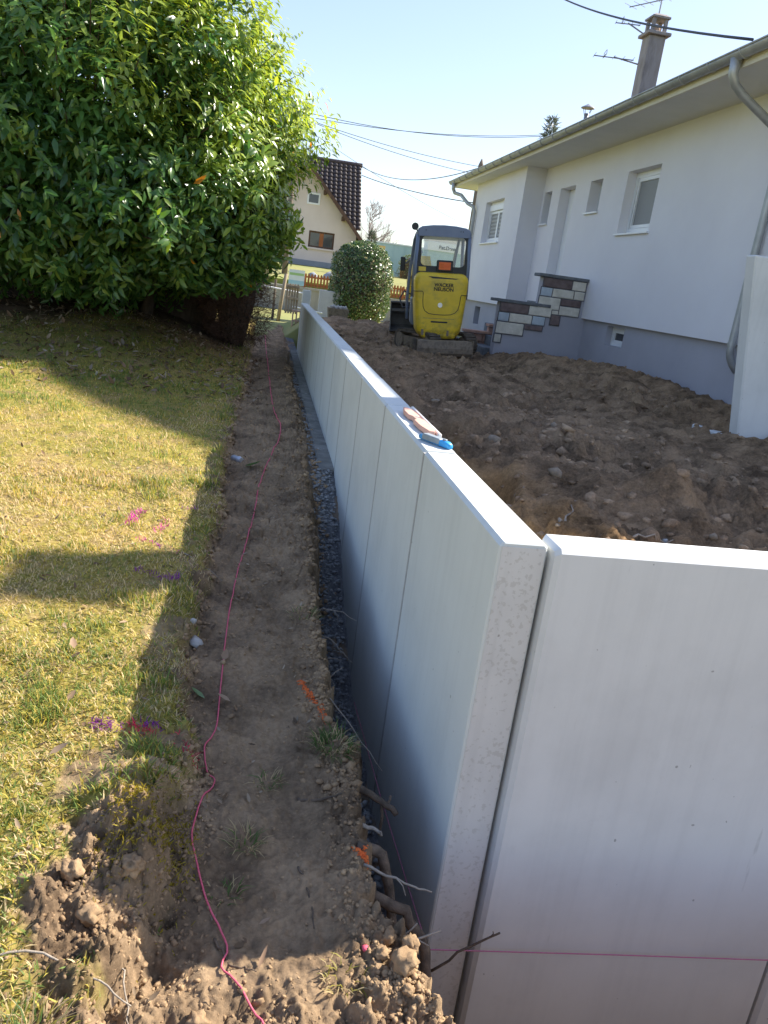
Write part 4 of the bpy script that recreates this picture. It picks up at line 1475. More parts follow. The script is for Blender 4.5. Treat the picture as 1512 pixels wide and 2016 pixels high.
sg = part('warning_sign', MB().box(-0.055, 0.15, -0.497, -0.489, 1.42, 1.545), 'sign_orange', rear, bevel=0.004)
for k in range(3):
    part('sign_mark', MB().box(-0.035, 0.025, -0.4985, -0.496, 1.445 + 0.028 * k, 1.463 + 0.028 * k), 'paint_orange', sg)
part('yellow_sticker', MB().box(-0.40, -0.275, -0.456, -0.45, 1.385, 1.455), 'sign_yellow', rear)
fw = MB().add([(-0.40, 0.585, 0.98), (0.40, 0.585, 0.98), (0.385, 0.50, 1.94), (-0.385, 0.50, 1.94)], [(0, 1, 2, 3)])
part('front_window', fw, 'cab_glass')
part('wiper', MB().tube([(0.18, 0.60, 1.05), (0.27, 0.55, 1.55), (0.30, 0.52, 1.80)], 0.012, 5), 'machine_black')
part('inner_pillar', MB().tube([(0.235, 0.30, 1.2), (0.285, 0.28, 1.65), (0.33, 0.25, 1.98)], 0.026, 6), 'machine_grey', smooth=True)
seat = part('seat', MB().box(-0.2, 0.2, -0.30, 0.1, 0.98, 1.10), 'machine_black', bevel=0.03)
part('backrest', MB().box(-0.19, 0.19, -0.36, -0.27, 1.10, 1.43), 'machine_black', seat, bevel=0.03)
for sx in (-1, 1):
    part('lever', MB().tube([(sx * 0.27, 0.12, 1.0), (sx * 0.27, 0.18, 1.3)], 0.016, 6), 'machine_black')
lamp = part('work_light', MB().tube([(-0.50, -0.28, 2.10), (-0.50, -0.36, 2.10)], [0.055, 0.062], 12), 'machine_black')
part('lamp_bracket', MB().tube([(-0.50, -0.30, 2.10), (-0.43, -0.30, 2.0)], 0.014, 6), 'steel_grey', lamp)
mir = part('mirror', MB().box(-0.70, -0.61, 0.40, 0.43, 1.38, 1.62), 'machine_black', bevel=0.012)
part('mirror_arm', MB().tube([(-0.62, 0.42, 1.5), (-0.50, 0.36, 1.6), (-0.47, 0.34, 1.75)], 0.012, 6), 'steel_grey', mir)


def beam(mb, pts, w, hs):
    """box beam along pts, width w, depth hs per point"""
    pts = [Vector(p) for p in pts]
    rings = []
    for k, p in enumerate(pts):
        t = (pts[min(k + 1, len(pts) - 1)] - pts[max(k - 1, 0)]).normalized()
        s = t.cross(Vector((0, 0, 1))).normalized()
        n = s.cross(t)
        h = hs[k]
        rings.append([p + s * w / 2 + n * h / 2, p - s * w / 2 + n * h / 2, p - s * w / 2 - n * h / 2, p + s * w / 2 - n * h / 2])
    return mb.loft(rings)


boom = part('boom', beam(MB(), [(-0.05, 0.80, 0.68), (-0.12, 1.0, 1.15), (-0.20, 1.25, 1.58), (-0.30, 1.6, 1.60), (-0.40, 2.05, 1.32)], 0.13, [0.16, 0.2, 0.24, 0.2, 0.14]), 'machine_yellow')
part('swing_post', MB().box(-0.17, 0.09, 0.70, 0.95, 0.45, 0.82), 'machine_yellow', boom, bevel=0.02)
part('boom_cylinder', MB().tube([(-0.08, 0.92, 0.62), (-0.19, 1.28, 1.40)], 0.036, 10), 'steel_grey', boom)
part('hose', MB().tube([(-0.45, 0.75, 0.75), (-0.60, 0.9, 0.72), (-0.66, 1.05, 0.88), (-0.58, 1.2, 1.02), (-0.40, 1.25, 0.95)], 0.014, 6), 'machine_black', boom)
stick = part('stick', beam(MB(), [(-0.38, 2.10, 1.50), (-0.41, 2.14, 1.20), (-0.42, 2.07, 0.86)], 0.11, [0.12, 0.18, 0.12]), 'machine_yellow')
part('stick_cylinder', MB().tube([(-0.28, 1.5, 1.76), (-0.37, 2.02, 1.55)], 0.034, 10), 'steel_grey', stick)
# wide ditching bucket, opening towards the viewer
bk = MB()
arc = [(2.00, 0.78), (2.10, 0.80), (2.30, 0.74), (2.40, 0.55), (2.34, 0.32), (2.10, 0.20), (1.86, 0.22)]
arc_in = [(y - 0.012 if y > 2.1 else y, z - 0.014 if z > 0.5 else z + 0.014) for y, z in arc]
loop = arc + arc_in[::-1]
bk.prism(loop, 'x', -0.80, -0.02)
bucket = part('bucket', bk, 'bucket_steel')
for x0 in (-0.815, -0.02):
    part('side_plate', MB().prism(arc, 'x', x0, x0 + 0.016), 'bucket_steel', bucket)
part('bucket_lip', MB().tube([(-0.81, 2.0, 0.785), (-0.01, 2.0, 0.785)], 0.022, 8), 'bucket_steel', bucket)
part('bucket_bar', MB().box(-0.79, -0.03, 2.02, 2.10, 0.60, 0.66), 'bucket_steel', bucket, bevel=0.006)

# undercarriage, slewed so that the dozer blade is at the near right
UM = Matrix.Rotation(R(26), 4, 'Z')


def ustadium(L, h, n=10):
    r_ = h / 2
    pts = []
    for k in range(n + 1):
        a = R(-90 + 180 * k / n)
        pts.append((L / 2 - r_ + r_ * math.cos(a), r_ + r_ * math.sin(a)))
    for k in range(n + 1):
        a = R(90 + 180 * k / n)
        pts.append((-L / 2 + r_ + r_ * math.cos(a), r_ + r_ * math.sin(a)))
    return pts


for sx in (-1, 1):
    x0, x1 = sx * 0.37 - 0.115, sx * 0.37 + 0.115
    so, si = ustadium(1.36, 0.36), [(p[0] * 0.94, 0.18 + (p[1] - 0.18) * 0.80) for p in ustadium(1.36, 0.36)]
    mb = MB()
    n_ = len(so)
    ring = []
    for xx in (x0, x1):
        ring.append([UM @ Vector((xx, p[0], p[1])) for p in so])
    ring.append([UM @ Vector((x1, p[0], p[1])) for p in si])
    ring.append([UM @ Vector((x0, p[0], p[1])) for p in si])
    ring.append(ring[0])
    mb.loft(ring, cap=False)
    tr_ = part('track', mb, 'muddy_rubber')
    # tread bars
    per = so + [so[0]]
    acc = []
    for p, q in zip(per[:-1], per[1:]):
        d = math.hypot(q[0] - p[0], q[1] - p[1])
        m_ = max(1, int(round(d / 0.085)))
        for j in range(m_):
            acc.append((p[0] + (q[0] - p[0]) * j / m_, p[1] + (q[1] - p[1]) * j / m_, math.atan2(q[1] - p[1], q[0] - p[0])))
    for (py, pz, a) in acc[::2] if len(acc) > 60 else acc:
        ML = UM @ Matrix.Translation((sx * 0.37, py, pz)) @ Matrix.Rotation(a, 4, 'X')
        part('tread_bar', MB().box(-0.112, 0.112, -0.018, 0.018, -0.018, 0.004, ML), 'muddy_rubber', tr_)
    part('track_frame', MB().box(x0 + 0.03, x1 - 0.03, -0.5, 0.5, 0.10, 0.26, UM), 'muddy_steel', tr_)
    for yy, rr in ((-0.50, 0.135), (0.50, 0.135), (-0.22, 0.06), (0.0, 0.06), (0.22, 0.06)):
        zz = 0.18 if rr > 0.1 else 0.095
        part('track_wheel', MB().tube([UM @ Vector((x0 + 0.004, yy, zz)), UM @ Vector((x1 - 0.004, yy, zz))], rr, 16), 'muddy_steel', tr_)
part('chassis', MB().box(-0.26, 0.26, -0.35, 0.35, 0.10, 0.25, UM), 'muddy_steel', bevel=0.02)
BMt = UM @ Matrix.Translation((-0.36, -0.96, 0.02)) @ Matrix.Rotation(R(-14), 4, 'Z')
bl = MB()
bl.prism([(0.0, 0.0), (-0.05, 0.05), (-0.06, 0.13), (-0.03, 0.25), (0.03, 0.25), (0.02, 0.13), (0.05, 0.02)], 'x', -0.49, 0.49, BMt)
blade = part('dozer_blade', bl, 'muddy_steel')
for x in (-0.497, 0.485):
    part('blade_end', MB().box(x, x + 0.012, -0.07, 0.16, 0.0, 0.27, BMt), 'muddy_steel', blade)
part('blade_cover', MB().box(-0.48, 0.48, 0.03, 0.30, 0.232, 0.247, BMt), 'muddy_steel', blade)
for x in (-0.26, 0.26):
    part('blade_arm', MB().box(x - 0.04, x + 0.04, 0.05, 0.75, 0.08, 0.16, BMt), 'muddy_steel', blade)
part('mud_lump', MB().tube([(-0.42, -1.12, 0.30), (-0.42, -1.12, 0.18), (-0.415, -1.13, 0.04)], [0.03, 0.05, 0.02], 7), 'muddy_rubber', blade)

# ------------------------------------------------------------------ the big cherry laurel
BC = np.array([-2.6, 11.9, 2.86])
BR = np.array([3.22, 3.3, 2.28])


def unit(v):
    return v / np.maximum(np.linalg.norm(v, axis=1, keepdims=True), 1e-9)


def bush_radius(d, seed=0):
    """lumpy envelope: radial factor by direction"""
    a = fbm(d[:, 0] * 2.1 + d[:, 2], d[:, 1] * 2.1 - d[:, 2] * 1.7, 1.3, 3, 301 + seed)
    b_ = vnoise(d[:, 0] * 6 + d[:, 2] * 3, d[:, 1] * 6 + d[:, 2] * 5, 305)
    return 1.0 + 0.13 * a + 0.07 * b_


laurel = thing('cherry_laurel', (-2.6, 12.4, 0.3), 'large glossy cherry laurel bush overhanging the lawn on the left', 'bush')
LO = np.array(laurel.location)
g = np.random.default_rng(5)
# shoots: tips near the envelope, pointing outwards and up
NS = 8200
d = unit(g.normal(size=(NS * 2, 3)))
d = d[(d[:, 1] < 0.55)][:NS]
rad = bush_radius(d) * g.uniform(0.62, 1.05, len(d)) ** 0.8
lower = np.clip(-d[:, 2], 0, 1)
tip = BC + d * BR * rad[:, None]
axis = unit(d * np.array([1, 1, 0.8]) + np.array([0, 0, 0.55]) - np.array([0, 0, 1.2]) * lower[:, None] ** 1.5 + g.normal(size=d.shape) * 0.30)
# long leggy shoots on the upper right
NL = 260
dl = unit(np.stack([g.uniform(0.15, 1.0, NL), g.uniform(-0.7, 0.4, NL), g.uniform(0.15, 1.0, NL)], 1))
tl = BC + dl * BR * (bush_radius(dl) * g.uniform(1.0, 1.12, NL))[:, None]
tip = np.concatenate([tip, tl])
axis = np.concatenate([axis, unit(dl * 0.8 + np.array([0.1, 0, 0.9]) + g.normal(size=dl.shape) * 0.2)])
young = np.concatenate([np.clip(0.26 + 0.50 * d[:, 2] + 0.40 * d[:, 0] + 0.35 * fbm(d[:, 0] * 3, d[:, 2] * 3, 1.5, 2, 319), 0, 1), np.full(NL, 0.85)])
# a lower lobe on the right, towards the wall
NB = 1500
db = unit(g.normal(size=(NB, 3)))
LB, LR = np.array([-0.85, 10.7, 2.0]), np.array([1.25, 1.3, 1.05])
tip = np.concatenate([tip, LB + db * LR * g.uniform(0.6, 1.03, NB)[:, None] ** 0.6])
axis = np.concatenate([axis, unit(db + np.array([0, 0, 0.25]) - np.array([0, 0, 1.0]) * np.clip(-db[:, 2:3], 0, 1) + g.normal(size=db.shape) * 0.3)])
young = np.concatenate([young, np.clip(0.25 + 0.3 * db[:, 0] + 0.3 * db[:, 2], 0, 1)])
keep = tip[:, 2] > 0.5
tip, axis, young = tip[keep], axis[keep], young[keep]
ns = len(tip)
P_, T_, U_, L_, W_, C_, B_ = [], [], [], [], [], [], []
for k in range(8):
    ang = k * 2.4 + g.uniform(0, 6.28, ns)
    s, nn = frame_basis(axis, np.tile(np.array([0.13, 0.31, 0.94]), (ns, 1)))
    rad_dir = s * np.cos(ang)[:, None] + nn * np.sin(ang)[:, None]
    along = (k / 8.0) * g.uniform(0.20, 0.34, ns)
    p = tip - axis * along[:, None]
    t = unit(axis * g.uniform(0.25, 0.8, ns)[:, None] + rad_dir * 1.0 - np.array([0, 0, 0.22 + 0.05 * k]))
    P_.append(p + rad_dir * 0.008)
    T_.append(t)
    upv = unit(axis * 1.0 + np.array([0, 0, 0.7]) + g.normal(size=axis.shape) * 0.25)
    U_.append(upv)
    ln = g.uniform(0.085, 0.165, ns) * (1 - 0.25 * (k == 0))
    L_.append(ln)
    W_.append(ln * g.uniform(0.30, 0.40, ns))
    B_.append(g.uniform(0.08, 0.42, ns))
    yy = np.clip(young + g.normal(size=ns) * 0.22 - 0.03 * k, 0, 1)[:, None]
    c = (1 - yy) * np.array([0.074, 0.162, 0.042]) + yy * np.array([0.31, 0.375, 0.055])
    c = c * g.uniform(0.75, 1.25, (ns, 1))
    odd = g.uniform(size=ns) < 0.002
    c[odd] = np.array([0.45, 0.20, 0.03])
    C_.append(c)
# dense inner foliage so that the bush is not see-through
NI = 21000
di = unit(g.normal(size=(NI, 3)))
ri = g.uniform(0.35, 0.92, NI) ** 0.6
pi_ = BC + di * BR * (bush_radius(di) * ri)[:, None]
kp = (pi_[:, 2] > 0.5)
pi_, di = pi_[kp], di[kp]
P_.append(pi_)
T_.append(unit(di + g.normal(size=di.shape) * 0.7 - np.array([0, 0, 0.4])))
U_.append(unit(di + np.array([0, 0, 0.8]) + g.normal(size=di.shape) * 0.4))
L_.append(g.uniform(0.14, 0.20, len(pi_)))
W_.append(g.uniform(0.05, 0.075, len(pi_)))
B_.append(g.uniform(0.1, 0.4, len(pi_)))
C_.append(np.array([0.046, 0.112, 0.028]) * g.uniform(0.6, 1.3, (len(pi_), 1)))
P_, T_, U_, L_, W_, C_, B_ = (np.concatenate(a) for a in (P_, T_, U_, L_, W_, C_, B_))
# the ones that show largest are single leaves, the rest one mass
camv = np.array(CAM)
vis = (P_[:, 1] < 10.2) & (P_[:, 0] > -3.3 * P_[:, 1] / 10) & (P_[:, 0] < 0.2)
dist = np.linalg.norm(P_ - camv, axis=1) + np.where(vis, 0, 100)
single = np.argsort(dist)[:300]
mask = np.ones(len(P_), bool)
mask[single] = False
lv, lf = leaves(P_[mask] - LO, T_[mask], U_[mask], L_[mask], W_[mask], bend=B_[mask], fold=0.3)
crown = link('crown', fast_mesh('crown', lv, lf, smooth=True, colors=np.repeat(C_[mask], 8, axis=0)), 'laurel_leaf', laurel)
crown['kind'] = 'stuff'
sv, sf = leaves(np.zeros((1, 3)), np.array([[0, 1.0, 0]]), np.array([[0, 0, 1.0]]), [1.0], [0.36], bend=0.22, fold=0.3)
leaf_me = fast_mesh('leaf', sv, sf, smooth=True)
leaf_me.materials.append(MATS['laurel_leaf_single'])
Tn = unit(T_[single])
S1, N1 = frame_basis(Tn, U_[single])
for k, i in enumerate(single):
    o = bpy.data.objects.new('leaf', leaf_me)
    COL.objects.link(o)
    o.parent = laurel
    M = Matrix(((S1[k][0], Tn[k][0], N1[k][0]), (S1[k][1], Tn[k][1], N1[k][1]), (S1[k][2], Tn[k][2], N1[k][2]))).to_4x4()
    o.matrix_local = Matrix.Translation(Vector(P_[i] - LO)) @ M @ Matrix.Scale(float(L_[i]), 4)
# stems and limbs
tk = MB()
for k in (1, 2, 4, 5):
    a = -3.0 + 0.62 * (k - 3) + random.uniform(-0.2, 0.2)
    b0 = Vector((a, 13.0 + random.uniform(-0.4, 0.4), 0.15))
    dirv = Vector((0.22 * (k - 3) + random.uniform(-0.2, 0.2), random.uniform(-0.9, 0.2), 2.6))
    pts = [b0 + dirv * t + Vector((random.uniform(-.06, .06), random.uniform(-.06, .06), 0)) for t in (0, 0.12, 0.3, 0.5, 0.75, 1.0)]
    tk.tube(pts, [0.12, 0.095, 0.08, 0.065, 0.045, 0.02], 8)
obj('trunk', tk, 'bark', laurel, smooth=True)
br = MB()
sel = g.choice(ns, 900, replace=False)
for i in sel:
    p1 = Vector(tip[i])
    p0 = Vector(BC + (tip[i] - BC) * g.uniform(0.45, 0.7)) - Vector((0, 0, 0.25))
    mid = (p0 + p1) * 0.5 + Vector((0, 0, -0.12))
    br.tube([p0, mid, p1 - Vector(axis[i]) * 0.02], [0.016, 0.010, 0.004], 4, caps=False)
obj('branches', br, 'bark', laurel)

# old hedge, brown and bare inside, in the shade behind the laurel
def dead_conifer(loc, r0, h, label, seed, n):
    t = thing('dead_conifer', loc, label, 'shrub', 'old brown hedge behind the laurel')
    g = np.random.default_rng(seed)
    th = g.uniform(0, 6.28, n)
    zz = g.uniform(0, h, n)
    rr = r0 * (0.80 + 0.2 * np.sin(zz / h * 3.0)) * (1 + 0.12 * np.sin(3 * th + 4 * zz)) * g.uniform(0.45, 1.05, n)
    pd = np.stack([rr * np.cos(th), rr * np.sin(th), zz], 1)
    td = unit(np.stack([np.cos(th), np.sin(th), g.uniform(-0.6, 0.9, n)], 1) * 0.6 + g.normal(size=(n, 3)) * 0.6)
    v, f = leaves(pd, td, unit(g.normal(size=(n, 3))), g.uniform(0.06, 0.20, n), g.uniform(0.004, 0.010, n), bend=0.25, fold=0.1)
    o = link('dead_twigs', fast_mesh('dead_twigs', v, f), 'dead_twig', t)
    o['kind'] = 'stuff'
    L = Vector(loc)
    prof_ = ((-0.3, 0.25), (0.12 * h, 0.40), (0.4 * h, 0.56), (0.7 * h, 0.52), (h, 0.3)) if 'right end' in label else ((-0.3, 0.7), (0.12 * h, 0.72), (0.4 * h, 0.74), (0.7 * h, 0.70), (h, 0.4))
    mb = MB().loft([[L + Vector((r0 * s_ * (1 + 0.08 * math.sin(5 * a + z)) * math.cos(a), r0 * s_ * math.sin(a), z)) for a in np.linspace(0, 6.283, 15)[:-1]]
                    for z, s_ in prof_])
    obj('trunk', mb, 'bark', t, smooth=True)
    return t


for k, (x, y, r0, h, lb, n) in enumerate(((-0.50, 13.2, 0.56, 1.7, 'brown bare conifer at the right end, by the dug strip', 11000), (-1.45, 13.9, 0.85, 1.9, 'second dark bare conifer from the dug strip, under the laurel', 6000),
                                          (-2.55, 14.1, 0.9, 2.0, 'third dark bare conifer from the dug strip, under the laurel', 6000), (-3.65, 14.2, 0.9, 2.0, 'fourth dark bare conifer from the dug strip, under the laurel', 6000),
                                          (-4.8, 14.3, 0.95, 2.0, 'fifth dark bare conifer, near the left edge under the laurel', 4000), (-6.0, 14.4, 0.95, 2.0, 'last dark bare conifer at the left end of the old hedge', 2500))):
    dead_conifer((x, y, 0.15 if k == 0 else 0.25), r0, h, lb, 300 + k, n)


# ------------------------------------------------------------------ clipped evergreen behind the digger
def clipped_shrub(loc, rx, rz, label, n, seed, lean=0.0):
    t = thing('clipped_shrub', loc, label, 'shrub')
    g = np.random.default_rng(seed)
    th = g.uniform(0, 6.28, n)
    u = g.uniform(0, 1, n)
    # barrel profile with domed top
    z = u * 1.0
    prof = np.interp(z, [0, 0.06, 0.2, 0.6, 0.8, 0.92, 1.0], [0.70, 0.84, 0.96, 1.0, 0.90, 0.68, 0.10])
    top = g.uniform(size=n) < 0.18
    rr = np.where(top, prof * np.sqrt(g.uniform(0, 1, n)), prof)
    z = np.where(top, np.interp(rr, [0, 0.4, 0.7, 0.95], [1.0, 0.97, 0.91, 0.72]), z)
    rr = rr * (1 + 0.06 * fbm(th * 1.5, z * 5, 1.6, 3, seed)) * g.uniform(0.90, 1.02, n)
    p = np.stack([rr * rx * np.cos(th), rr * rx * np.sin(th), z * rz + 0.02], 1)
    nrm = unit(np.stack([np.cos(th), np.sin(th), (z - 0.45) * 1.0], 1))
    tdir = unit(np.cross(nrm, g.normal(size=(n, 3))) + nrm * 0.5 + np.array([0, 0, 0.2]))
    L = g.uniform(0.05, 0.085, n)
    v, f = leaves(p, tdir, unit(nrm + g.normal(size=(n, 3)) * 0.45), L, L * 0.5, bend=0.15, fold=0.25)
    yl = g.uniform(size=(n, 1))
    c = np.where(yl < 0.62, np.array([0.060, 0.115, 0.035]), np.where(yl < 0.88, np.array([0.13, 0.19, 0.065]), np.array([0.36, 0.33, 0.19]))) * g.uniform(0.7, 1.3, (n, 1))
    o = link('crown', fast_mesh('crown', v, f, colors=np.repeat(c, 8, axis=0)), 'hedge_leaf', t)
    o['kind'] = 'stuff'
    ring = lambda s, zz: [(loc[0] + rx * s * math.cos(a), loc[1] + rx * s * math.sin(a), loc[2] + zz) for a in np.linspace(0, 6.283, 19)[:-1]]
    mb = MB().loft([ring(0.55, 0.05), ring(0.80, 0.2 * rz), ring(0.84, 0.6 * rz), ring(0.7, 0.82 * rz), ring(0.3, 0.93 * rz)])
    obj('inner_twigs', mb, 'bark', t, smooth=True)
    mb = MB().tube([(loc[0], loc[1], loc[2] - 0.15), (loc[0], loc[1], loc[2] + 0.3)], 0.06, 8)
    obj('trunk', mb, 'bark', t)
    return t


clipped_shrub((2.57, 22.4, 0.26), 0.86, 2.09, 'clipped rounded evergreen shrub with speckled leaves beyond the soil', 13000, 21)

# ------------------------------------------------------------------ grass on the lawn
g = np.random.default_rng(31)


def scatter_lawn(n, x0, x1, y0, y1):
    x = g.uniform(x0, x1, n)
    y = y0 + (y1 - y0) * g.uniform(0, 1, n) ** 1.25
    path, tren, torn, under = left_masks(x, y)
    soil = np.maximum.reduce([path, tren, torn, under])
    patch = sstep(0.48, 0.72, fbm(x, y, 2.3, 3, 77)) * sstep(5, 2, y) * 0.85
    keep = g.uniform(size=n) > np.maximum(np.maximum(soil * 1.02, patch), 0)
    return x[keep], y[keep]


GX, GY = [], []
for (n, a) in ((52000, (-1.35, -0.05, 0.95, 2.6)), (46000, (-2.0, -0.1, 2.5, 5.0)), (34000, (-3.6, -0.1, 4.8, 9.0)), (22000, (-4.8, 0.2, 8.5, 13.5))):
    x, y = scatter_lawn(n, *a)
    GX.append(x)
    GY.append(y)
gx, gy = np.concatenate(GX), np.concatenate(GY)
# tufts: pull part of the blades together
nt_ = len(gx)
tuft = fbm(gx, gy, 5.0, 3, 401)
tall = sstep(0.25, 0.8, tuft)
gz = left_height(gx, gy) - 0.003
n = len(gx)
az = g.uniform(0, 6.28, n)
lean = g.uniform(0.35, 1.25, n) - 0.35 * tall
dirv = np.stack([np.cos(az) * np.sin(lean), np.sin(az) * np.sin(lean), np.cos(lean)], 1)
scale = 1 + 0.10 * np.maximum(0, gy - 3)
Lg = g.uniform(0.010, 0.032, n) * (1 + 0.9 * tall) * np.minimum(scale, 1.7)
Wg = g.uniform(0.0012, 0.0026, n) * scale
side = unit(np.cross(dirv, np.array([0, 0, 1.0]) + g.normal(size=(n, 3)) * 0.1))
P0 = np.stack([gx, gy, gz], 1)
droop = g.uniform(0.15, 0.7, n)[:, None]
mid = P0 + dirv * (Lg * 0.55)[:, None]
end = mid + unit(dirv + np.stack([np.cos(az), np.sin(az), -np.ones(n) * 0.4], 1) * droop) * (Lg * 0.5)[:, None]
W3 = Wg[:, None]
v = np.stack([P0 - side * W3, P0 + side * W3, mid + side * W3 * 0.8, mid - side * W3 * 0.8, end], 1).reshape(-1, 3)
F = np.array([(0, 1, 2), (0, 2, 3), (3, 2, 4)])
f = (np.arange(n)[:, None, None] * 5 + F[None]).reshape(-1, 3)
kind = g.uniform(size=n) + 0.34 * fbm(gx, gy, 1.6, 3, 402) - 0.25 * tall - 0.42 * sstep(5.6, 8, gy)  # last term greens the far blades: look of the shaded lawn put into colour
straw = np.array([0.56, 0.45, 0.25])
green = np.array([0.145, 0.205, 0.05])
moss = np.array([0.415, 0.35, 0.075])
col = np.where((kind < 0.25)[:, None], green, np.where((kind < 0.56)[:, None], moss, straw)) * g.uniform(0.65, 1.25, (n, 1))


def seg_d(x, y, a, b_):
    ax, ay = a
    dx, dy = b_[0] - ax, b_[1] - ay
    t = np.clip(((x - ax) * dx + (y - ay) * dy) / (dx * dx + dy * dy), 0, 1)
    return np.hypot(x - ax - t * dx, y - ay - t * dy)


wob = 0.018 * fbm(gx, gy, 22, 3, 403)
PURPLE, MAG, RED = (np.array(c) for c in ((0.24, 0.045, 0.26), (0.52, 0.06, 0.32), (0.52, 0.035, 0.07)))
for a, b_, w, c, prob in (((-0.40, 2.13), (-0.22, 2.13), 0.028, PURPLE, 0.9), ((-0.30, 2.12), (-0.12, 2.07), 0.026, RED, 0.9), ((-0.14, 2.08), (-0.10, 1.98), 0.022, RED, 0.8),
                          ((-0.62, 4.02), (-0.59, 4.25), 0.030, MAG, 0.75), ((-0.54, 3.80), (-0.42, 3.70), 0.026, MAG, 0.75), ((-0.46, 3.36), (-0.28, 3.28), 0.028, PURPLE, 0.8),
                          ((-0.46, 3.92), (-0.44, 4.15), 0.022, MAG, 0.5), ((-0.40, 4.36), (-0.30, 4.36), 0.030, PURPLE, 0.6), ((-0.43, 3.72), (-0.33, 3.62), 0.03, PURPLE, 0.4)):
    hit = (seg_d(gx, gy, a, b_) + wob < w) & (g.uniform(size=n) < prob)
    col[hit] = c * g.uniform(0.7, 1.2, (hit.sum(), 1))
grass = link('grass', fast_mesh('grass', v, f, colors=np.repeat(col, 5, axis=0)), 'grass_blade')
tag(grass, 'short dry mossy lawn grass with traces of sprayed paint', 'grass', kind='stuff')


# a few loose tufts on the dug strip
def tuft_mesh(n, spread, L, seed, cols):
    g = np.random.default_rng(seed)
    r_ = spread * np.sqrt(g.uniform(0, 1, n))
    a = g.uniform(0, 6.28, n)
    P = np.stack([r_ * np.cos(a), r_ * np.sin(a), np.zeros(n)], 1)
    az = a + g.normal(size=n) * 0.8
    le = g.uniform(0.3, 1.25, n)
    dv = np.stack([np.cos(az) * np.sin(le), np.sin(az) * np.sin(le), np.cos(le)], 1)
    Lg = g.uniform(0.4, 1.0, n) * L
    sd = unit(np.cross(dv, np.array([0, 0, 1.0])))
    W3 = g.uniform(0.0010, 0.0022, n)[:, None]
    mid = P + dv * (Lg * 0.55)[:, None]
    en = mid + unit(dv + np.stack([np.cos(az), np.sin(az), -0.8 * np.ones(n)], 1) * 0.6) * (Lg * 0.5)[:, None]
    v = np.stack([P - sd * W3, P + sd * W3, mid + sd * W3 * 0.8, mid - sd * W3 * 0.8, en], 1).reshape(-1, 3)
    f = (np.arange(n)[:, None, None] * 5 + F[None]).reshape(-1, 3)
    c = np.array(cols)[g.integers(0, len(cols), n)] * g.uniform(0.7, 1.2, (n, 1))
    return fast_mesh('grass_tuft', v, f, colors=np.repeat(c, 5, axis=0))


GREEN, STRAW, MOSS = (0.075, 0.135, 0.03), (0.40, 0.32, 0.17), (0.25, 0.23, 0.045)
TUFTS = [((0.33, 2.14), 170, 0.06, 0.085, [GREEN, GREEN, STRAW], 'green grass tuft hanging over the trench edge'),
         ((0.12, 1.98), 50, 0.04, 0.05, [STRAW, GREEN], 'thin dry grass wisps by the red string, level with the stump'),
         ((0.06, 1.72), 60, 0.035, 0.07, [STRAW, GREEN, STRAW], 'small pale grass wisps in the middle of the dug strip'),
         ((0.29, 1.30), 60, 0.05, 0.04, [MOSS, STRAW], 'mossy grass patch near the clods at the sunlit corner'),
         ((0.02, 1.55), 40, 0.04, 0.05, [GREEN, STRAW], 'sparse grass wisps in the hollow under the mound'),
         ((-0.33, 1.10), 150, 0.07, 0.10, [MOSS, STRAW, GREEN], 'sunlit yellow green grass tuft at the bottom left corner'),
         ((0.28, 3.15), 70, 0.07, 0.05, [GREEN, STRAW], 'small grass patch on the strip across from the lawn paint')]
for k, ((x, y), n, sp, L, cs, lb) in enumerate(TUFTS):
    o = link('grass_tuft', tuft_mesh(n, sp, L, 500 + k, cs), 'grass_blade')
    o.location = (x, y, float(left_height(x, y)) - 0.004)
    tag(o, lb, 'grass')
# yellow moss on top of the mound
g = np.random.default_rng(61)
n = 2600
x = -0.19 + 0.07 * g.normal(size=n)
y = 1.66 + 0.10 * g.normal(size=n)
ok = (x > -0.30) & (x < -0.05)
x, y = x[ok], y[ok]
n = len(x)
P = np.stack([x, y, left_height(x, y) + 0.001], 1)
tv = unit(g.normal(size=(n, 3)) + np.array([0.2, -0.2, 0.9]))
v, f = leaves(P, tv, unit(g.normal(size=(n, 3))), g.uniform(0.008, 0.020, n), g.uniform(0.002, 0.004, n), bend=0.3, fold=0.1)
c = np.array([0.27, 0.22, 0.03]) * g.uniform(0.6, 1.3, (n, 1))
tag(link('moss', fast_mesh('moss', v, f, colors=np.repeat(c, 8, axis=0)), 'grass_blade'), 'yellow moss on the crown of the torn turf mound', 'moss', kind='stuff')

# ------------------------------------------------------------------ crumbs, clods, gravel (uncountable)
g = np.random.default_rng(71)


def power(n, a, b_, k=2.2):
    return a + (b_ - a) * g.uniform(0, 1, n) ** k


def near_clods(n, cx, cy, sx, sy, a, b_, base, k=2.4):
    x = cx + sx * g.normal(size=n)
    y = cy + sy * g.normal(size=n)
    ok = (y > 0.9) & (x < trench_edge(y) - 0.005)
    x, y = x[ok], y[ok]
    s = power(len(x), a, b_, k)
    P = np.stack([x, y, left_height(x, y) + s * 0.05], 1)
    return lumps(P, s, base, 0.42, 0.75, abs(int(cx * 1000)) + n)


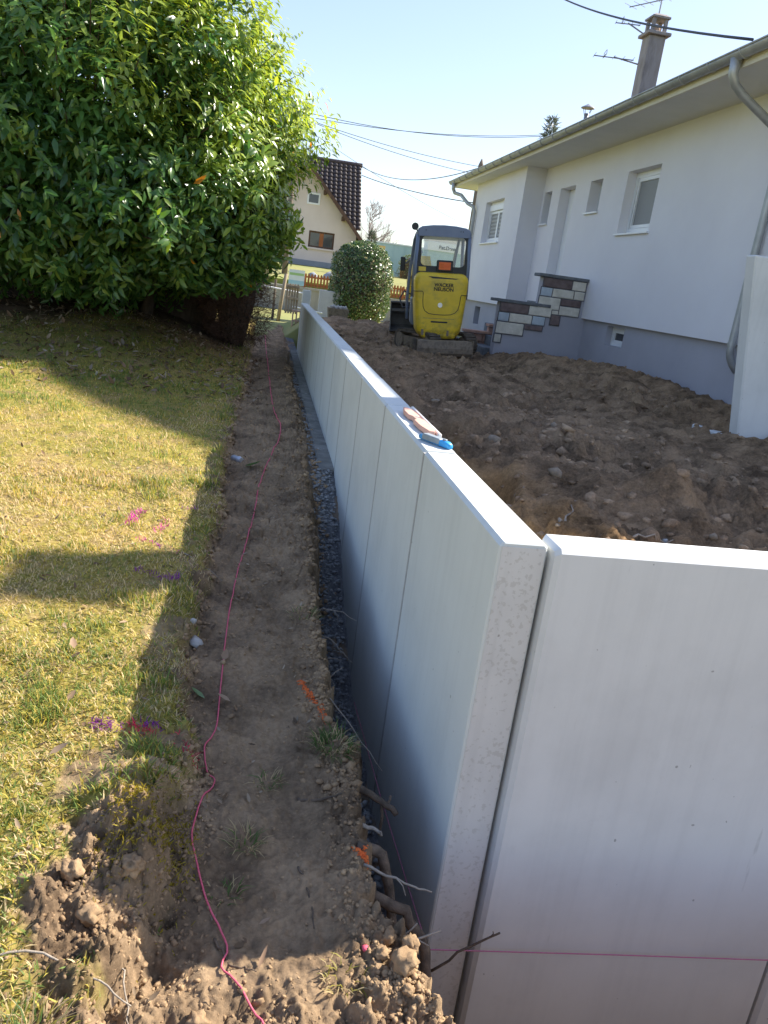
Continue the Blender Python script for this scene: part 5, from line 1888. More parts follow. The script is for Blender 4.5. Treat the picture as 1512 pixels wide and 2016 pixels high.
V, Fc, off = [], [], 0
for args in ((1300, -0.26, 1.46, 0.10, 0.16, 0.0010, 0.0065, ICO1), (25, -0.27, 1.44, 0.10, 0.14, 0.006, 0.014, ICO2), (1100, 0.10, 1.16, 0.26, 0.09, 0.0010, 0.0055, ICO1),
             (20, -0.05, 1.20, 0.14, 0.06, 0.006, 0.012, ICO2), (700, 0.42, 1.22, 0.05, 0.10, 0.0018, 0.009, ICO1), (1000, 0.35, 1.75, 0.045, 0.35, 0.0012, 0.008, ICO1),
             (1500, 0.10, 2.0, 0.20, 0.55, 0.0010, 0.004, ICO1), (900, 0.05, 3.6, 0.2, 0.9, 0.002, 0.009, ICO1), (800, 0.34, 2.7, 0.05, 0.4, 0.002, 0.010, ICO1),
             (1200, -0.12, 1.75, 0.05, 0.25, 0.0012, 0.008, ICO1), (600, 0.15, 7, 0.18, 2.5, 0.005, 0.016, ICO1)):
    v, f = near_clods(*args)
    V.append(v)
    Fc.append(f + off)
    off += len(v)
# crumbled rims of the trench and of the turf
for n_, fn, sg_, sd in ((1500, trench_edge, -1, 501), (1500, turf_edge, 1, 502)):
    gg = np.random.default_rng(sd)
    y = 1.9 + 9.5 * gg.uniform(0, 1, n_) ** 1.7
    x = fn(y) + sg_ * (0.005 + np.abs(gg.normal(size=n_)) * 0.035)
    s_ = (0.002 + 0.014 * gg.uniform(0, 1, n_) ** 4) * (0.7 + 0.12 * y)
    v, f = lumps(np.stack([x, y, left_height(x, y) + s_ * 0.1], 1), s_, ICO1, 0.45, 0.75, sd)
    V.append(v)
    Fc.append(f + off)
    off += len(v)
# earth that has slid into the trench
gg = np.random.default_rng(503)
n_ = 1500
y = 1.9 + 7 * gg.uniform(0, 1, n_) ** 1.3
x = trench_edge(y) + 0.04 + np.abs(gg.normal(size=n_)) * 0.045
ok = x < 0.60
x, y = x[ok], y[ok]
s_ = 0.004 + 0.016 * gg.uniform(0, 1, len(x)) ** 3
v, f = lumps(np.stack([x, y, left_height(x, y) + s_ * 0.3], 1), s_, ICO1, 0.45, 0.75, 504)
V.append(v)
Fc.append(f + off)
tag(link('crumbs', fast_mesh('crumbs', np.concatenate(V), np.concatenate(Fc)), 'clod'), 'loose crumbs of dry earth strewn over the dug strip', 'earth', kind='stuff')

n = 8500
x = g.uniform(0.8, 5.4, n)
y = 2.2 + 13 * g.uniform(0, 1, n) ** 1.6
s = power(n, 0.006, 0.042, 3.5)
cl = sstep(-0.2, 0.5, fbm(x, y, 1.2, 3, 130))
ok = g.uniform(size=n) < 0.3 + 0.7 * cl
x, y, s = x[ok], y[ok], s[ok]
v, f = lumps(np.stack([x, y, yard_height(x, y) - s * 0.05], 1), s, ICO1, 0.45, 0.7, 72)
tag(link('yard_clods', fast_mesh('yard_clods', v, f), 'yard_clod'), 'dark clods of earth scattered over the churned yard', 'earth', kind='stuff')

n = 4200
y = 1.9 + 10 * g.uniform(0, 1, n) ** 1.5
x = trench_edge(y) + 0.03 + (0.60 - trench_edge(y) - 0.03) * g.uniform(0, 1, n)
s = power(n, 0.006, 0.016, 1.5)
z = np.maximum(left_height(x, y), trench_floor(y) - 0.02) + s * 0.3
v, f = lumps(np.stack([x, y, z], 1), s, ICO1, 0.25, 0.7, 73)
tag(link('gravel', fast_mesh('gravel', v, f), 'pebble'), 'grey gravel in the bottom of the trench', 'gravel', kind='stuff')

# leaf litter under the laurel and across the lawn
n = 2600
x = np.concatenate([g.uniform(-4.2, 0.0, n - 700), g.uniform(-1.6, 0.3, 700)])
y = np.concatenate([8.0 + 4.5 * g.uniform(0, 1, n - 700) ** 0.8, 1.2 + 5 * g.uniform(0, 1, 700)])
ok = x < trench_edge(y) - 0.02
x, y = x[ok], y[ok]
n = len(x)
P = np.stack([x, y, left_height(x, y) + 0.006], 1)
tv = unit(np.stack([g.normal(size=n), g.normal(size=n), 0.25 * np.abs(g.normal(size=n))], 1))
uv_ = unit(np.stack([0.3 * g.normal(size=n), 0.3 * g.normal(size=n), np.ones(n)], 1))
Lf = np.where(y > 7, g.uniform(0.05, 0.11, n), g.uniform(0.012, 0.04, n))
v, f = leaves(P, tv, uv_, Lf, Lf * g.uniform(0.25, 0.5, n), bend=g.uniform(-0.4, 0.3, n), fold=0.35)
c = np.array([[0.22, 0.14, 0.08], [0.30, 0.22, 0.14], [0.15, 0.10, 0.06], [0.34, 0.27, 0.19]])[g.integers(0, 4, n)] * g.uniform(0.6, 1.2, (n, 1))
tag(link('leaf_litter', fast_mesh('leaf_litter', v, f, colors=np.repeat(c, 8, axis=0)), 'litter'), 'dead brown leaf litter under the laurel and on the lawn', 'leaf litter', kind='stuff')


# ------------------------------------------------------------------ single stones and clods
def gz_at(x, y):
    return float(left_height(np.array([x]), np.array([y]))[0])


def yz_at(x, y):
    return float(yard_height(np.array([x]), np.array([y]))[0])


lump_obj('stone', (-0.165, 2.85, gz_at(-0.165, 2.85) - 0.006), 0.036, 'stone_pale', 'pale grey angular stone at the turf edge left of the red string', 'stone', flat=0.5, rough=0.6, seed=1)
lump_obj('stone', (-0.19, 2.93, gz_at(-0.19, 2.93)), 0.022, 'stone_pale', 'small grey stone tucked just behind the pale angular stone', 'stone', seed=2)
lump_obj('stone', (0.343, 1.36, gz_at(0.343, 1.36)), 0.012, 'paint_pink', 'small stone sprayed bright pink at the trench edge', 'stone', seed=3)
CLODS = [((0.42, 1.30), 0.030, 'large grey clod of earth at the trench corner, biggest of the heap'), ((0.445, 1.36), 0.024, 'squarish clod behind the biggest clod at the trench corner'),
         ((0.40, 1.39), 0.020, 'dark clod leaning over the trench behind the heap'), ((0.375, 1.335), 0.016, 'upright thin clod left of the heap at the trench corner'),
         ((0.47, 1.31), 0.020, 'clod overhanging the trench right of the biggest clod'), ((0.42, 1.245), 0.014, 'small sunlit clod in front of the biggest clod')]
for k, ((x, y), s, lb) in enumerate(CLODS):
    lump_obj('clod', (x, y, gz_at(x, y)), s, 'clod', lb, 'clod', 'clods at the trench corner', base=ICO3, flat=0.85, rough=0.42, seed=20 + k)
MCL = [((-0.33, 1.50), 0.028, 'round clod on the left flank of the torn mound'), ((-0.27, 1.40), 0.026, 'rough clod at the foot of the torn mound'), ((-0.20, 1.50), 0.028, 'lumpy clod hanging from the front of the torn mound'),
       ((-0.42, 1.46), 0.017, 'isolated clod lying in the grass left of the mound'), ((-0.02, 1.20), 0.022, 'tall clod in the sunlit earth left of the red string'), ((-0.10, 1.17), 0.020, 'dark pitted clod at the bottom edge, left of the string')]
for k, ((x, y), s, lb) in enumerate(MCL):
    lump_obj('clod', (x, y, gz_at(x, y) - 0.006), s, 'clod', lb, 'clod', 'clods by the torn mound', base=ICO3, flat=0.8, rough=0.45, seed=40 + k)
YST = [((1.62, 5.05), 0.07, 'stone_tan', 'tan stone in the soil just past the tools on the wall'), ((1.72, 4.1), 0.06, 'stone_tan', 'tan stone by the cut bank in the middle of the yard'),
       ((1.55, 6.6), 0.08, 'stone_tan', 'rounded stone half buried further along the yard'), ((2.25, 5.6), 0.05, 'stone_tan', 'small stone near the middle of the churned yard'),
       ((1.95, 3.2), 0.030, 'stone_pale', 'small pale stone just behind the front wall, left one'), ((2.22, 3.25), 0.034, 'stone_tan', 'small round stone just behind the front wall, right one'),
       ((2.6, 7.4), 0.045, 'stone_tan', 'tan stone between the excavator and the middle of the yard'), ((4.6, 8.9), 0.09, 'yard_clod', 'dark clod on the soil ridge against the grey plinth'),
       ((4.75, 11.6), 0.09, 'yard_clod', 'dark clod on the soil heap under the basement window'), ((4.9, 8.2), 0.07, 'yard_clod', 'clod at the end of the soil ridge near the tall slab')]
for k, ((x, y), s, m_, lb) in enumerate(YST):
    lump_obj('stone' if m_ != 'yard_clod' else 'clod', (x, y, yz_at(x, y) - s * 0.40), s * 0.8, m_, lb, 'stone' if m_ != 'yard_clod' else 'clod', seed=60 + k)


# ------------------------------------------------------------------ fallen leaves big enough to pick out
def single_leaf(x, y, L, w, ang, mat, label, lift=0.012, bend=-0.35):
    v, f = leaves(np.zeros((1, 3)), np.array([[math.cos(ang), math.sin(ang), 0.12]]), np.array([[0.2, 0.1, 1.0]]), [L], [w], bend=np.array([bend]), fold=0.4)
    o = link('fallen_leaf', fast_mesh('fallen_leaf', v, f, smooth=True), mat)
    o.location = (x, y, gz_at(x, y) + lift)
    return tag(o, label, 'leaf', 'fallen leaves')


for a in ((-0.50, 1.97, 0.055, 0.030, 0.4, 'dead_leaf', 'pinkish curled leaf in the grass at the left edge by the mound', 0.02),
          (-0.57, 2.58, 0.05, 0.026, 2.0, 'dead_leaf', 'pale dry leaf in the shaded band across the lawn', 0.02),
          (-0.52, 2.25, 0.045, 0.022, 1.1, 'dead_leaf', 'small tan leaf on the lit grass left of the sprayed line', 0.02),
          (-0.01, 2.42, 0.05, 0.030, 3.0, 'dead_leaf', 'dark folded leaf on the earth right of the red string', 0.008),
          (-0.10, 2.46, 0.06, 0.028, 2.7, 'green_leaf', 'flat green leaf on the earth left of the red string', 0.006),
          (-0.06, 5.70, 0.14, 0.06, -0.5, 'green_leaf', 'green leaf lying beside the crumpled can', 0.01),
          (-0.05, 2.70, 0.055, 0.030, 1.5, 'dead_leaf', 'brown leaf under the red string by the pale stone', 0.01),
          (0.10, 1.46, 0.03, 0.012, 0.2, 'dead_leaf', 'small white curled leaf scrap on the dug strip', 0.008),
          (0.10, 1.33, 0.05, 0.010, 1.2, 'dead_leaf', 'narrow dry leaf blade on the earth by the string knot', 0.006),
          (-0.55, 1.55, 0.05, 0.03, 0.9, 'dead_leaf', 'tan leaf in the sunny grass beside the round clod', 0.02)):
    single_leaf(*a)
can = thing('crumpled_can', (-0.125, 5.90, gz_at(-0.125, 5.9)), 'small crumpled silver blue can at the edge of the lawn', 'can')
z0 = can.location.z
obj('body', MB().tube([(-0.125 + 0.035 * t, 5.90 - 0.042 * t, z0 + 0.024 + 0.003 * t) for t in (-1, -0.6, 0, 0.5, 1)], [0.019, 0.026, 0.022, 0.027, 0.020], 12), 'can_metal', can, smooth=True)
obj('rim', MB().tube([(-0.125 + 0.035, 5.858, z0 + 0.027), (-0.125 + 0.039, 5.853, z0 + 0.0275)], [0.022, 0.021], 12), 'chrome', can)


# ------------------------------------------------------------------ roots and twigs
def wig(pts, n, amp, seed):
    g = np.random.default_rng(seed)
    pts = np.array(pts, float)
    t = np.linspace(0, len(pts) - 1, n)
    out = np.stack([np.interp(t, np.arange(len(pts)), pts[:, k]) for k in range(3)], 1)
    out[1:] += g.normal(size=(n - 1, 3)) * amp
    return out


def root(name, pts, r0, r1, mat, label, seed, n=12, amp=0.004, twigs=(), group=None, cat='root'):
    t = thing(name, tuple(pts[0]), label, cat, group)
    q = wig(pts, n, amp, seed)
    obj('stem', MB().tube(q, list(np.linspace(r0, r1, n)), 7), mat, t, smooth=True)
    for j, (k, d, L) in enumerate(twigs):
        p = Vector(q[k])
        e = p + Vector(d).normalized() * L
        m_ = (p + e) / 2 + Vector((0.004, -0.003, 0.006))
        obj('side_root', MB().tube([p, m_, e], [r0 * 0.45, r0 * 0.35, r1 * 0.6], 5), mat, t)
    return t


root('root', [(0.36, 1.975, -0.02), (0.44, 1.95, -0.045), (0.515, 1.905, -0.075)], 0.013, 0.009, 'root_bark', 'thick brown broken root jutting over the trench below the grass tuft', 1, 10, 0.002,
     twigs=[(7, (0.3, 0.4, 0.6), 0.03), (6, (0.0, -0.3, -1), 0.10)])
root('root', [(0.36, 1.70, -0.02), (0.43, 1.69, -0.03), (0.455, 1.67, -0.12), (0.48, 1.60, -0.22), (0.52, 1.52, -0.34)], 0.017, 0.012, 'root_bark', 'thick dark root bending down into the trench beside the orange mark', 2, 16, 0.003)
root('root', [(0.38, 1.58, -0.06), (0.47, 1.56, -0.09), (0.53, 1.52, -0.16), (0.55, 1.45, -0.30), (0.55, 1.40, -0.42)], 0.016, 0.013, 'root_bark', 'second thick dark root arching down along the trench', 3, 16, 0.003)
root('root', [(0.37, 1.63, -0.015), (0.43, 1.61, -0.03), (0.50, 1.585, -0.045), (0.545, 1.575, -0.05)], 0.0045, 0.002, 'root_pale', 'thin pale root reaching over the trench above the dark roots', 4, 10, 0.002, twigs=[(4, (0.4, -0.4, -0.5), 0.05)])
root('root', [(0.39, 1.47, -0.03), (0.43, 1.44, -0.05), (0.47, 1.43, -0.06), (0.545, 1.45, -0.05)], 0.0055, 0.002, 'root_pale', 'pale forked root with several tips near the trench corner', 5, 10, 0.002,
     twigs=[(5, (0.8, -0.5, 0.1), 0.06), (4, (0.5, 0.1, 0.5), 0.05), (6, (0.2, -0.5, -0.9), 0.08)])
root('root', [(0.41, 1.385, -0.03), (0.45, 1.375, -0.06), (0.475, 1.36, -0.11), (0.48, 1.34, -0.17)], 0.004, 0.0015, 'root_pale', 'thin pale root curling down behind the heap of clods', 6, 10, 0.002, twigs=[(5, (0.3, 0.2, 0.8), 0.04)])
root('root', [(0.38, 1.79, -0.02), (0.42, 1.785, -0.03), (0.445, 1.775, -0.04)], 0.007, 0.004, 'root_pale', 'short stubby pale root at the rim above the orange mark', 7, 8, 0.002, twigs=[(5, (0.7, -0.6, -0.3), 0.012)])
for k, (a, b_, lb) in enumerate((((0.34, 3.35, -0.08), (0.53, 3.22, -0.06), 'fine root sticking out highest above the gravel'),
                                 ((0.34, 3.15, -0.10), (0.50, 3.00, -0.16), 'fine root below the highest fine root'),
                                 ((0.33, 2.95, -0.15), (0.44, 2.92, -0.11), 'fine upturned root above the gravel'),
                                 ((0.33, 2.70, -0.14), (0.42, 2.76, -0.05), 'fine forked rootlet pointing up beside the orange line'),
                                 ((0.33, 2.52, -0.04), (0.52, 2.22, -0.16), 'long thin root slanting across the trench past the orange line'))):
    m_ = ((a[0] + b_[0]) / 2, (a[1] + b_[1]) / 2, (a[2] + b_[2]) / 2 + 0.02)
    root('root', [a, m_, b_], 0.0032, 0.0012, 'root_pale', lb, 30 + k, 10, 0.004, twigs=[(4, (0.3, -0.5, -0.6), 0.06)], group='fine roots over the trench')
root('twig', [(0.62, 1.665, -0.42), (0.70, 1.66, -0.34), (0.80, 1.655, -0.275)], 0.0042, 0.003, 'root_bark', 'dark forked twig leaning across the open joint between the walls', 8, 8, 0.002, twigs=[(6, (0.2, 0, 0.9), 0.02)], cat='twig')


def ground_twig(pts, r0, label, seed, mat='root_pale', lift=0.006):
    q = [(x, y, gz_at(x, y) + lift) for x, y in pts]
    return root('twig', q, r0, r0 * 0.5, mat, label, seed, 14, 0.002, cat='twig')


ground_twig([(-0.50, 1.27), (-0.36, 1.30), (-0.22, 1.24), (-0.15, 1.20)], 0.0032, 'long thin pale twig lying across the torn earth at bottom left', 51, lift=0.02)
ground_twig([(-0.25, 1.36), (-0.18, 1.30), (-0.15, 1.18)], 0.0028, 'thin pale twig slanting down towards the bottom edge', 52, lift=0.015)
ground_twig([(0.00, 1.42), (0.04, 1.35), (0.10, 1.325)], 0.0035, 'dark twig lying over the red string', 53, 'root_bark')
ground_twig([(0.20, 1.64), (0.225, 1.55), (0.232, 1.44)], 0.0032, 'thin dark root line in the surface of the strip', 54, 'root_bark', 0.002)
ground_twig([(0.21, 1.92), (0.26, 1.90), (0.33, 1.87)], 0.005, 'dark stick half buried near the thick broken root', 55, 'root_bark', 0.001)
ground_twig([(1 * -0.30, 3.62), (-0.18, 3.55), (-0.10, 3.50)], 0.003, 'dry twig across the turf edge beyond the paint marks', 56)
for k, (pts, lb) in enumerate(((((1.35, 3.1), (1.5, 3.35), (1.62, 3.55)), 'pale root end hanging from the cut bank behind the front wall'), (((1.5, 3.0), (1.75, 3.1), (1.95, 3.15)), 'thin root lying along the top of the cut bank'),
                               (((1.30, 3.7), (1.40, 3.95), (1.5, 4.0)), 'curled root in the hollow of the cut bank'))):
    q = [(x, y, yz_at(x, y) + 0.012 + 0.02 * (i == 1)) for i, (x, y) in enumerate(pts)]
    root('root', q, 0.008, 0.003, 'root_pale', lb, 80 + k, 14, 0.010)


# sprayed orange marks on the rim
def paint_blob(name, path, w, label, seed):
    g = np.random.default_rng(seed)
    pts = np.array(path)
    n = 700
    t = g.uniform(0, len(pts) - 1, n)
    x = np.interp(t, np.arange(len(pts)), pts[:, 0]) + g.normal(size=n) * w
    y = np.interp(t, np.arange(len(pts)), pts[:, 1]) + g.normal(size=n) * w
    s = g.uniform(0.0012, 0.0035, n)
    v, f = lumps(np.stack([x, y, left_height(x, y) + 0.001], 1), s, ICO1, 0.3, 0.7, seed)
    return tag(link(name, fast_mesh(name, v, f), 'paint_orange'), label, 'paint mark')


paint_blob('paint_mark', [(0.238, 2.585), (0.262, 2.50), (0.288, 2.42), (0.315, 2.30)], 0.005, 'orange sprayed line along the trench rim', 91)
paint_blob('paint_mark', [(0.355, 1.69), (0.385, 1.655)], 0.006, 'orange sprayed spot on the rim above the thick roots', 92)

# ------------------------------------------------------------------ strings
SP = [(0.155, 1.10), (0.13, 1.17), (0.06, 1.29), (0.02, 1.345), (0.032, 1.39), (0.01, 1.45), (-0.02, 1.51), (-0.05, 1.60), (-0.075, 1.69), (-0.08, 1.76), (-0.068, 1.87), (-0.04, 1.955), (-0.038, 2.01), (-0.06, 2.04), (-0.078, 2.14),
      (-0.05, 2.25), (-0.05, 2.52), (-0.052, 2.89), (-0.048, 3.19), (-0.03, 3.69), (0.0, 4.08), (0.04, 4.79), (0.05, 5.16), (0.10, 5.75), (0.20, 6.55), (0.225, 7.1), (0.19, 7.5), (0.15, 8.4), (0.10, 11.8), (0.05, 15.5), (0.03, 19.0)]
sp = np.array(SP)
cum = np.concatenate([[0], np.cumsum(np.hypot(*np.diff(sp, axis=0).T))])
tt = []
t = 0.0
while t < cum[-1]:
    tt.append(t)
    t += 0.02 + 0.02 * max(0, t - 1.5) * 0.5
# smooth the polyline (Catmull-Rom through the points)
def cr(P, u):
    i = int(min(max(np.searchsorted(cum, u) - 1, 0), len(P) - 2))
    s = (u - cum[i]) / (cum[i + 1] - cum[i])
    p0, p1, p2, p3 = P[max(i - 1, 0)], P[i], P[i + 1], P[min(i + 2, len(P) - 1)]
    return 0.5 * ((2 * p1) + (-p0 + p2) * s + (2 * p0 - 5 * p1 + 4 * p2 - p3) * s ** 2 + (-p0 + 3 * p1 - 3 * p2 + p3) * s ** 3)


q = np.array([cr(sp, u) for u in tt])
hz = left_height(q[:, 0], q[:, 1])
hz = np.maximum(hz, np.convolve(np.pad(hz, 2, 'edge'), np.ones(5) / 5, 'valid')) + 0.004
ms = MB().tube([(a[0], a[1], z) for a, z in zip(q, hz)], [0.0024 + 0.00035 * max(0, a[1] - 2) for a in q], 6)
tag(obj('string_line', ms, 'string_red', None, smooth=True), 'red string lying loosely along the dug strip of earth', 'string')
ms = MB().tube([(0.60, 3.4, -0.60), (0.60, 2.5, -0.485), (0.598, 1.99, -0.396), (0.594, 1.70, -0.335), (0.592, 1.682, -0.351), (0.60, 1.676, -0.353), (1.2, 1.676, -0.388), (1.75, 1.676, -0.424), (2.6, 1.676, -0.47)], 0.0019, 6)
tag(obj('string_line', ms, 'string_mauve', None, smooth=True), 'taut pinkish string around the foot of the wall corner', 'string')

# ------------------------------------------------------------------ tools left on the coping
ZT = ZC + 0.003
win = thing('line_winder', (0.70, 3.28, ZT), 'pinkish wooden line winder lying on the wall coping', 'tool')
MW = Matrix.Translation((0.697, 3.27, ZT)) @ Matrix.Rotation(R(2.5), 4, 'Z')
wb = MB()
shape = [(-0.022, -0.27), (0.004, -0.28), (0.018, -0.20), (0.020, -0.03), (0.010, -0.01), (0.010, 0.05), (0.020, 0.07), (0.020, 0.22), (0.008, 0.27), (-0.010, 0.28), (-0.028, 0.18), (-0.030, 0.08), (-0.018, 0.05), (-0.018, -0.02), (-0.032, -0.04), (-0.034, -0.16)]
wb.prism(shape, 'z', 0.0, 0.022, MW)
obj('board', wb, 'winder_wood', win, bevel=0.003)
obj('wound_string', MB().tube([MW @ Vector((0.014 * math.cos(a * 2.2), -0.005 + 0.05 * a / 40, 0.012 + 0.014 * math.sin(a * 2.2))) for a in range(40)], 0.002, 5), 'ruler_white', win)
o = obj('flat_ruler', MB().box(0.722, 0.734, 2.96, 3.60, ZT, ZT + 0.020), 'ruler_white', None, bevel=0.002)
tag(o, 'thin pale wooden batten at the edge of the coping beside the winder', 'ruler')
kn = thing('utility_knife', (0.68, 2.87, ZT), 'blue and grey utility knife lying on the wall coping', 'knife')
MK = Matrix.Translation((0.684, 2.865, ZT)) @ Matrix.Rotation(R(28), 4, 'Z')
obj('handle', MB().loft([[MK @ Vector((x, y, z)) for x, z in rrect(-w, w, 0.0, hgt, 0.006, 3)] for y, w, hgt in ((-0.098, 0.010, 0.018), (-0.08, 0.015, 0.024), (0.0, 0.014, 0.026), (0.07, 0.013, 0.022), (0.085, 0.010, 0.018))]), 'knife_blue', kn, smooth=True)
obj('grip', MB().box(-0.0165, 0.0165, -0.045, 0.06, 0.004, 0.0275, MK), 'knife_grey', kn, bevel=0.003)
obj('slider', MB().box(-0.006, 0.006, -0.07, -0.05, 0.024, 0.031, MK), 'knife_grey', kn, bevel=0.002)
obj('blade', MB().prism([(-0.006, 0.085), (0.006, 0.085), (0.006, 0.118), (-0.006, 0.110)], 'z', 0.009, 0.0105, MK), 'chrome', kn)

# ------------------------------------------------------------------ far end of the strip
hb = thing('hollow_block', (0.72, 18.4, 0.06), 'hollow concrete block standing on end beyond the wall', 'block')
mb = MB()
for x0, x1 in ((0.62, 0.645), (0.705, 0.73), (0.79, 0.815)):
    mb.box(x0, x1, 18.35, 18.55, 0.05, 0.53)
obj('web', mb, 'hollow_clay', hb)
mb = MB()
for z0, z1 in ((0.05, 0.085), (0.27, 0.305), (0.495, 0.53)):
    mb.box(0.646, 0.704, 18.355, 18.545, z0, z1)
    mb.box(0.731, 0.789, 18.355, 18.545, z0, z1)
obj('shell', mb, 'hollow_clay', hb)
o = obj('concrete_post', MB().box(0.90, 1.12, 20.5, 20.62, 0.0, 0.95), 'concrete', None, bevel=0.01)
tag(o, 'narrow concrete element standing just beyond the end of the long wall', 'concrete post')
ce = MB()
ce.box(1.43, 1.985, 22.0, 22.12, 0.1, 0.97)
ce.box(1.865, 1.985, 22.12, 22.7, 0.1, 0.965)
o = obj('concrete_element', ce, 'concrete_end', None, bevel=0.01)
tag(o, 'angled precast concrete element standing left of the clipped shrub', 'concrete element')
tb = thing('rubble_tub', (1.78, 20.0, 0.3), 'dark tub of rubble in front of the clipped shrub', 'tub')
obj('tub', MB().loft([[(1.58, 19.8, 0.3), (2.02, 19.8, 0.3), (2.02, 20.2, 0.3), (1.58, 20.2, 0.3)], [(1.54, 19.76, 0.62), (2.06, 19.76, 0.62), (2.06, 20.24, 0.62), (1.54, 20.24, 0.62)]]), 'muddy_steel', tb)
for k in range(7):
    gg = np.random.default_rng(k)
    v = ICO1[0] * (1 + 0.25 * gg.uniform(-1, 1, len(ICO1[0])))[:, None] * 0.06 + np.array([1.62 + 0.06 * k, 19.9 + 0.1 * (k % 2), 0.64]) - np.array(tb.location)
    link('rubble', fast_mesh('rubble', v, ICO1[1]), 'stone_pale', tb)
# palings, posts and mesh leaning at the end
pal = thing('leaning_pallet', (0.55, 20.0, 0.05), 'weathered wooden pallet standing on edge beyond the wall end', 'pallet')
for k in range(5):
    MP = Matrix.Translation((0.50 + 0.065 * k, 20.0 + 0.02 * k, 0.35)) @ Matrix.Rotation(R(-6), 4, 'X')
    obj('board', MB().box(-0.024, 0.024, -0.012, 0.012, 0.0, 0.72, MP), 'weathered_wood', pal, bevel=0.003)
for z in (0.42, 0.72, 1.0):
    obj('rail', MB().box(0.46, 0.80, 20.03, 20.08, z - 0.03, z + 0.03), 'weathered_wood', pal, bevel=0.003)
o = obj('timber_post', MB().tube([(0.34, 21.0, 0.0), (0.40, 21.0, 0.7), (0.46, 21.0, 1.28)], [0.05, 0.048, 0.045], 9), 'weathered_wood', None, smooth=True)
tag(o, 'leaning weathered timber post beyond the end of the wall', 'post')
o = obj('timber_post', MB().tube([(0.20, 21.4, 0.0), (0.21, 21.4, 1.10)], [0.035, 0.03], 8), 'pole_wood', None)
tag(o, 'thin dark upright stake left of the leaning post', 'post')
for k, (z, lb) in enumerate(((0.86, 'upper pale rail of the site barrier beyond the wall'), (0.42, 'lower pale rail of the site barrier beyond the wall'))):
    o = obj('barrier_rail', MB().tube([(-0.2 if k == 0 else 0.7, 21.2, z + 0.05), (1.0 if k == 0 else 1.5, 21.3, z - 0.03)], 0.022, 8), 'white_plastic', None)
    tag(o, lb, 'rail')

# low roadside wall, picket fence, banner
YW = 27.0
lw = thing('roadside_wall', (2.0, YW, 0), 'low grey rendered wall under the picket fence', 'wall')
obj('wall', MB().box(-9.0, 14.0, YW, YW + 0.2, -0.2, 0.80), 'concrete_old', lw)
obj('capping', MB().box(-9.0, 14.0, YW - 0.04, YW + 0.24, 0.802, 0.87), 'concrete_old', lw)
fe = thing('picket_fence', (2.0, YW + 0.1, 0.87), 'reddish brown wooden picket fence on the low wall', 'fence')
pk = MB().prism([(-0.032, 0.0), (0.032, 0.0), (0.032, 0.40), (0.0, 0.44), (-0.032, 0.40)], 'y', -0.012, 0.012).mesh('picket')
xx = 1.24
k = 0
while xx < 6.2:
    o = link('picket', pk, 'fence_wood', fe)
    o.location = (xx - 2.0, -0.03, 0.03)
    xx += 0.105
    k += 1
for z in (0.97, 1.22):
    obj('rail', MB().box(1.22, 6.2, YW + 0.083, YW + 0.12, z - 0.025, z + 0.025), 'fence_wood', fe)
for x in (1.22, 2.9, 4.6, 6.15):
    obj('post', MB().box(x - 0.04, x + 0.04, YW + 0.121, YW + 0.20, 0.871, 1.30), 'fence_wood', fe)
bn = thing('banner', (0.95, YW, 0.9), 'pale blue and white advertising banner hung at the end of the picket fence', 'banner')
obj('sheet', MB().box(0.68, 1.20, YW - 0.02, YW - 0.005, 0.90, 1.40), 'banner_white', bn)
obj('stripe', MB().box(0.70, 1.18, YW - 0.024, YW - 0.021, 1.22, 1.30), 'banner_green', bn)
obj('stripe', MB().box(0.68, 1.20, YW - 0.0245, YW - 0.021, 0.91, 1.06), 'banner_blue', bn)

# neighbour's garden and things in it
o = obj('garden_lawn', MB().box(-8, 8.5, 29.2, 36.0, 0.4, 1.02), 'far_lawn', None)
tag(o, kind='structure')
o = obj('garden_bank', MB().add([(-8, 36.0, 1.015), (9.5, 36.0, 1.015), (9.5, 45.5, 1.70), (-8, 45.5, 1.70)], [(0, 1, 2, 3)]), 'far_lawn', None)
tag(o, kind='structure')
for k, (x, y, z, s, m_, lb) in enumerate(((2.0, 36.2, 1.02, 0.28, 'grey_band', 'dark grey stone block in the far garden, left of the pots'), (2.75, 36.6, 1.05, 0.36, 'steel_grey', 'grey stone trough in the far garden beside the pots'))):
    lump_obj('garden_stone', (x, y, z), s, m_, lb, 'stone', seed=120 + k, flat=0.8)
for k, (x, m_, lb) in enumerate(((3.05, 'banner_white', 'white flower pot in the far garden'), (3.32, 'hollow_clay', 'terracotta flower pot in the far garden'))):
    p = thing('flower_pot', (x, 36.3, 1.02), lb, 'flower pot')
    obj('pot', MB().tube([(x, 36.3, 1.02), (x, 36.3, 1.34), (x, 36.3, 1.38)], [0.09, 0.13, 0.145], 12), m_, p, smooth=False)
    obj('soil', MB().tube([(x, 36.3, 1.375), (x, 36.3, 1.392)], 0.12, 12), 'bark', p)

# ------------------------------------------------------------------ far house with gable
FH = thing('gabled_house', (1.8, 45.0, 1.6), 'cream gabled house with dark tiled roof beyond the picket fence', 'house')
gx0, gx1 = -1.35, 4.62
ez = 3.55
sl = (7.05 - 3.76) / (5.15 - 2.11)
ax = 1.62
az_ = ez + (gx1 - ax) * sl


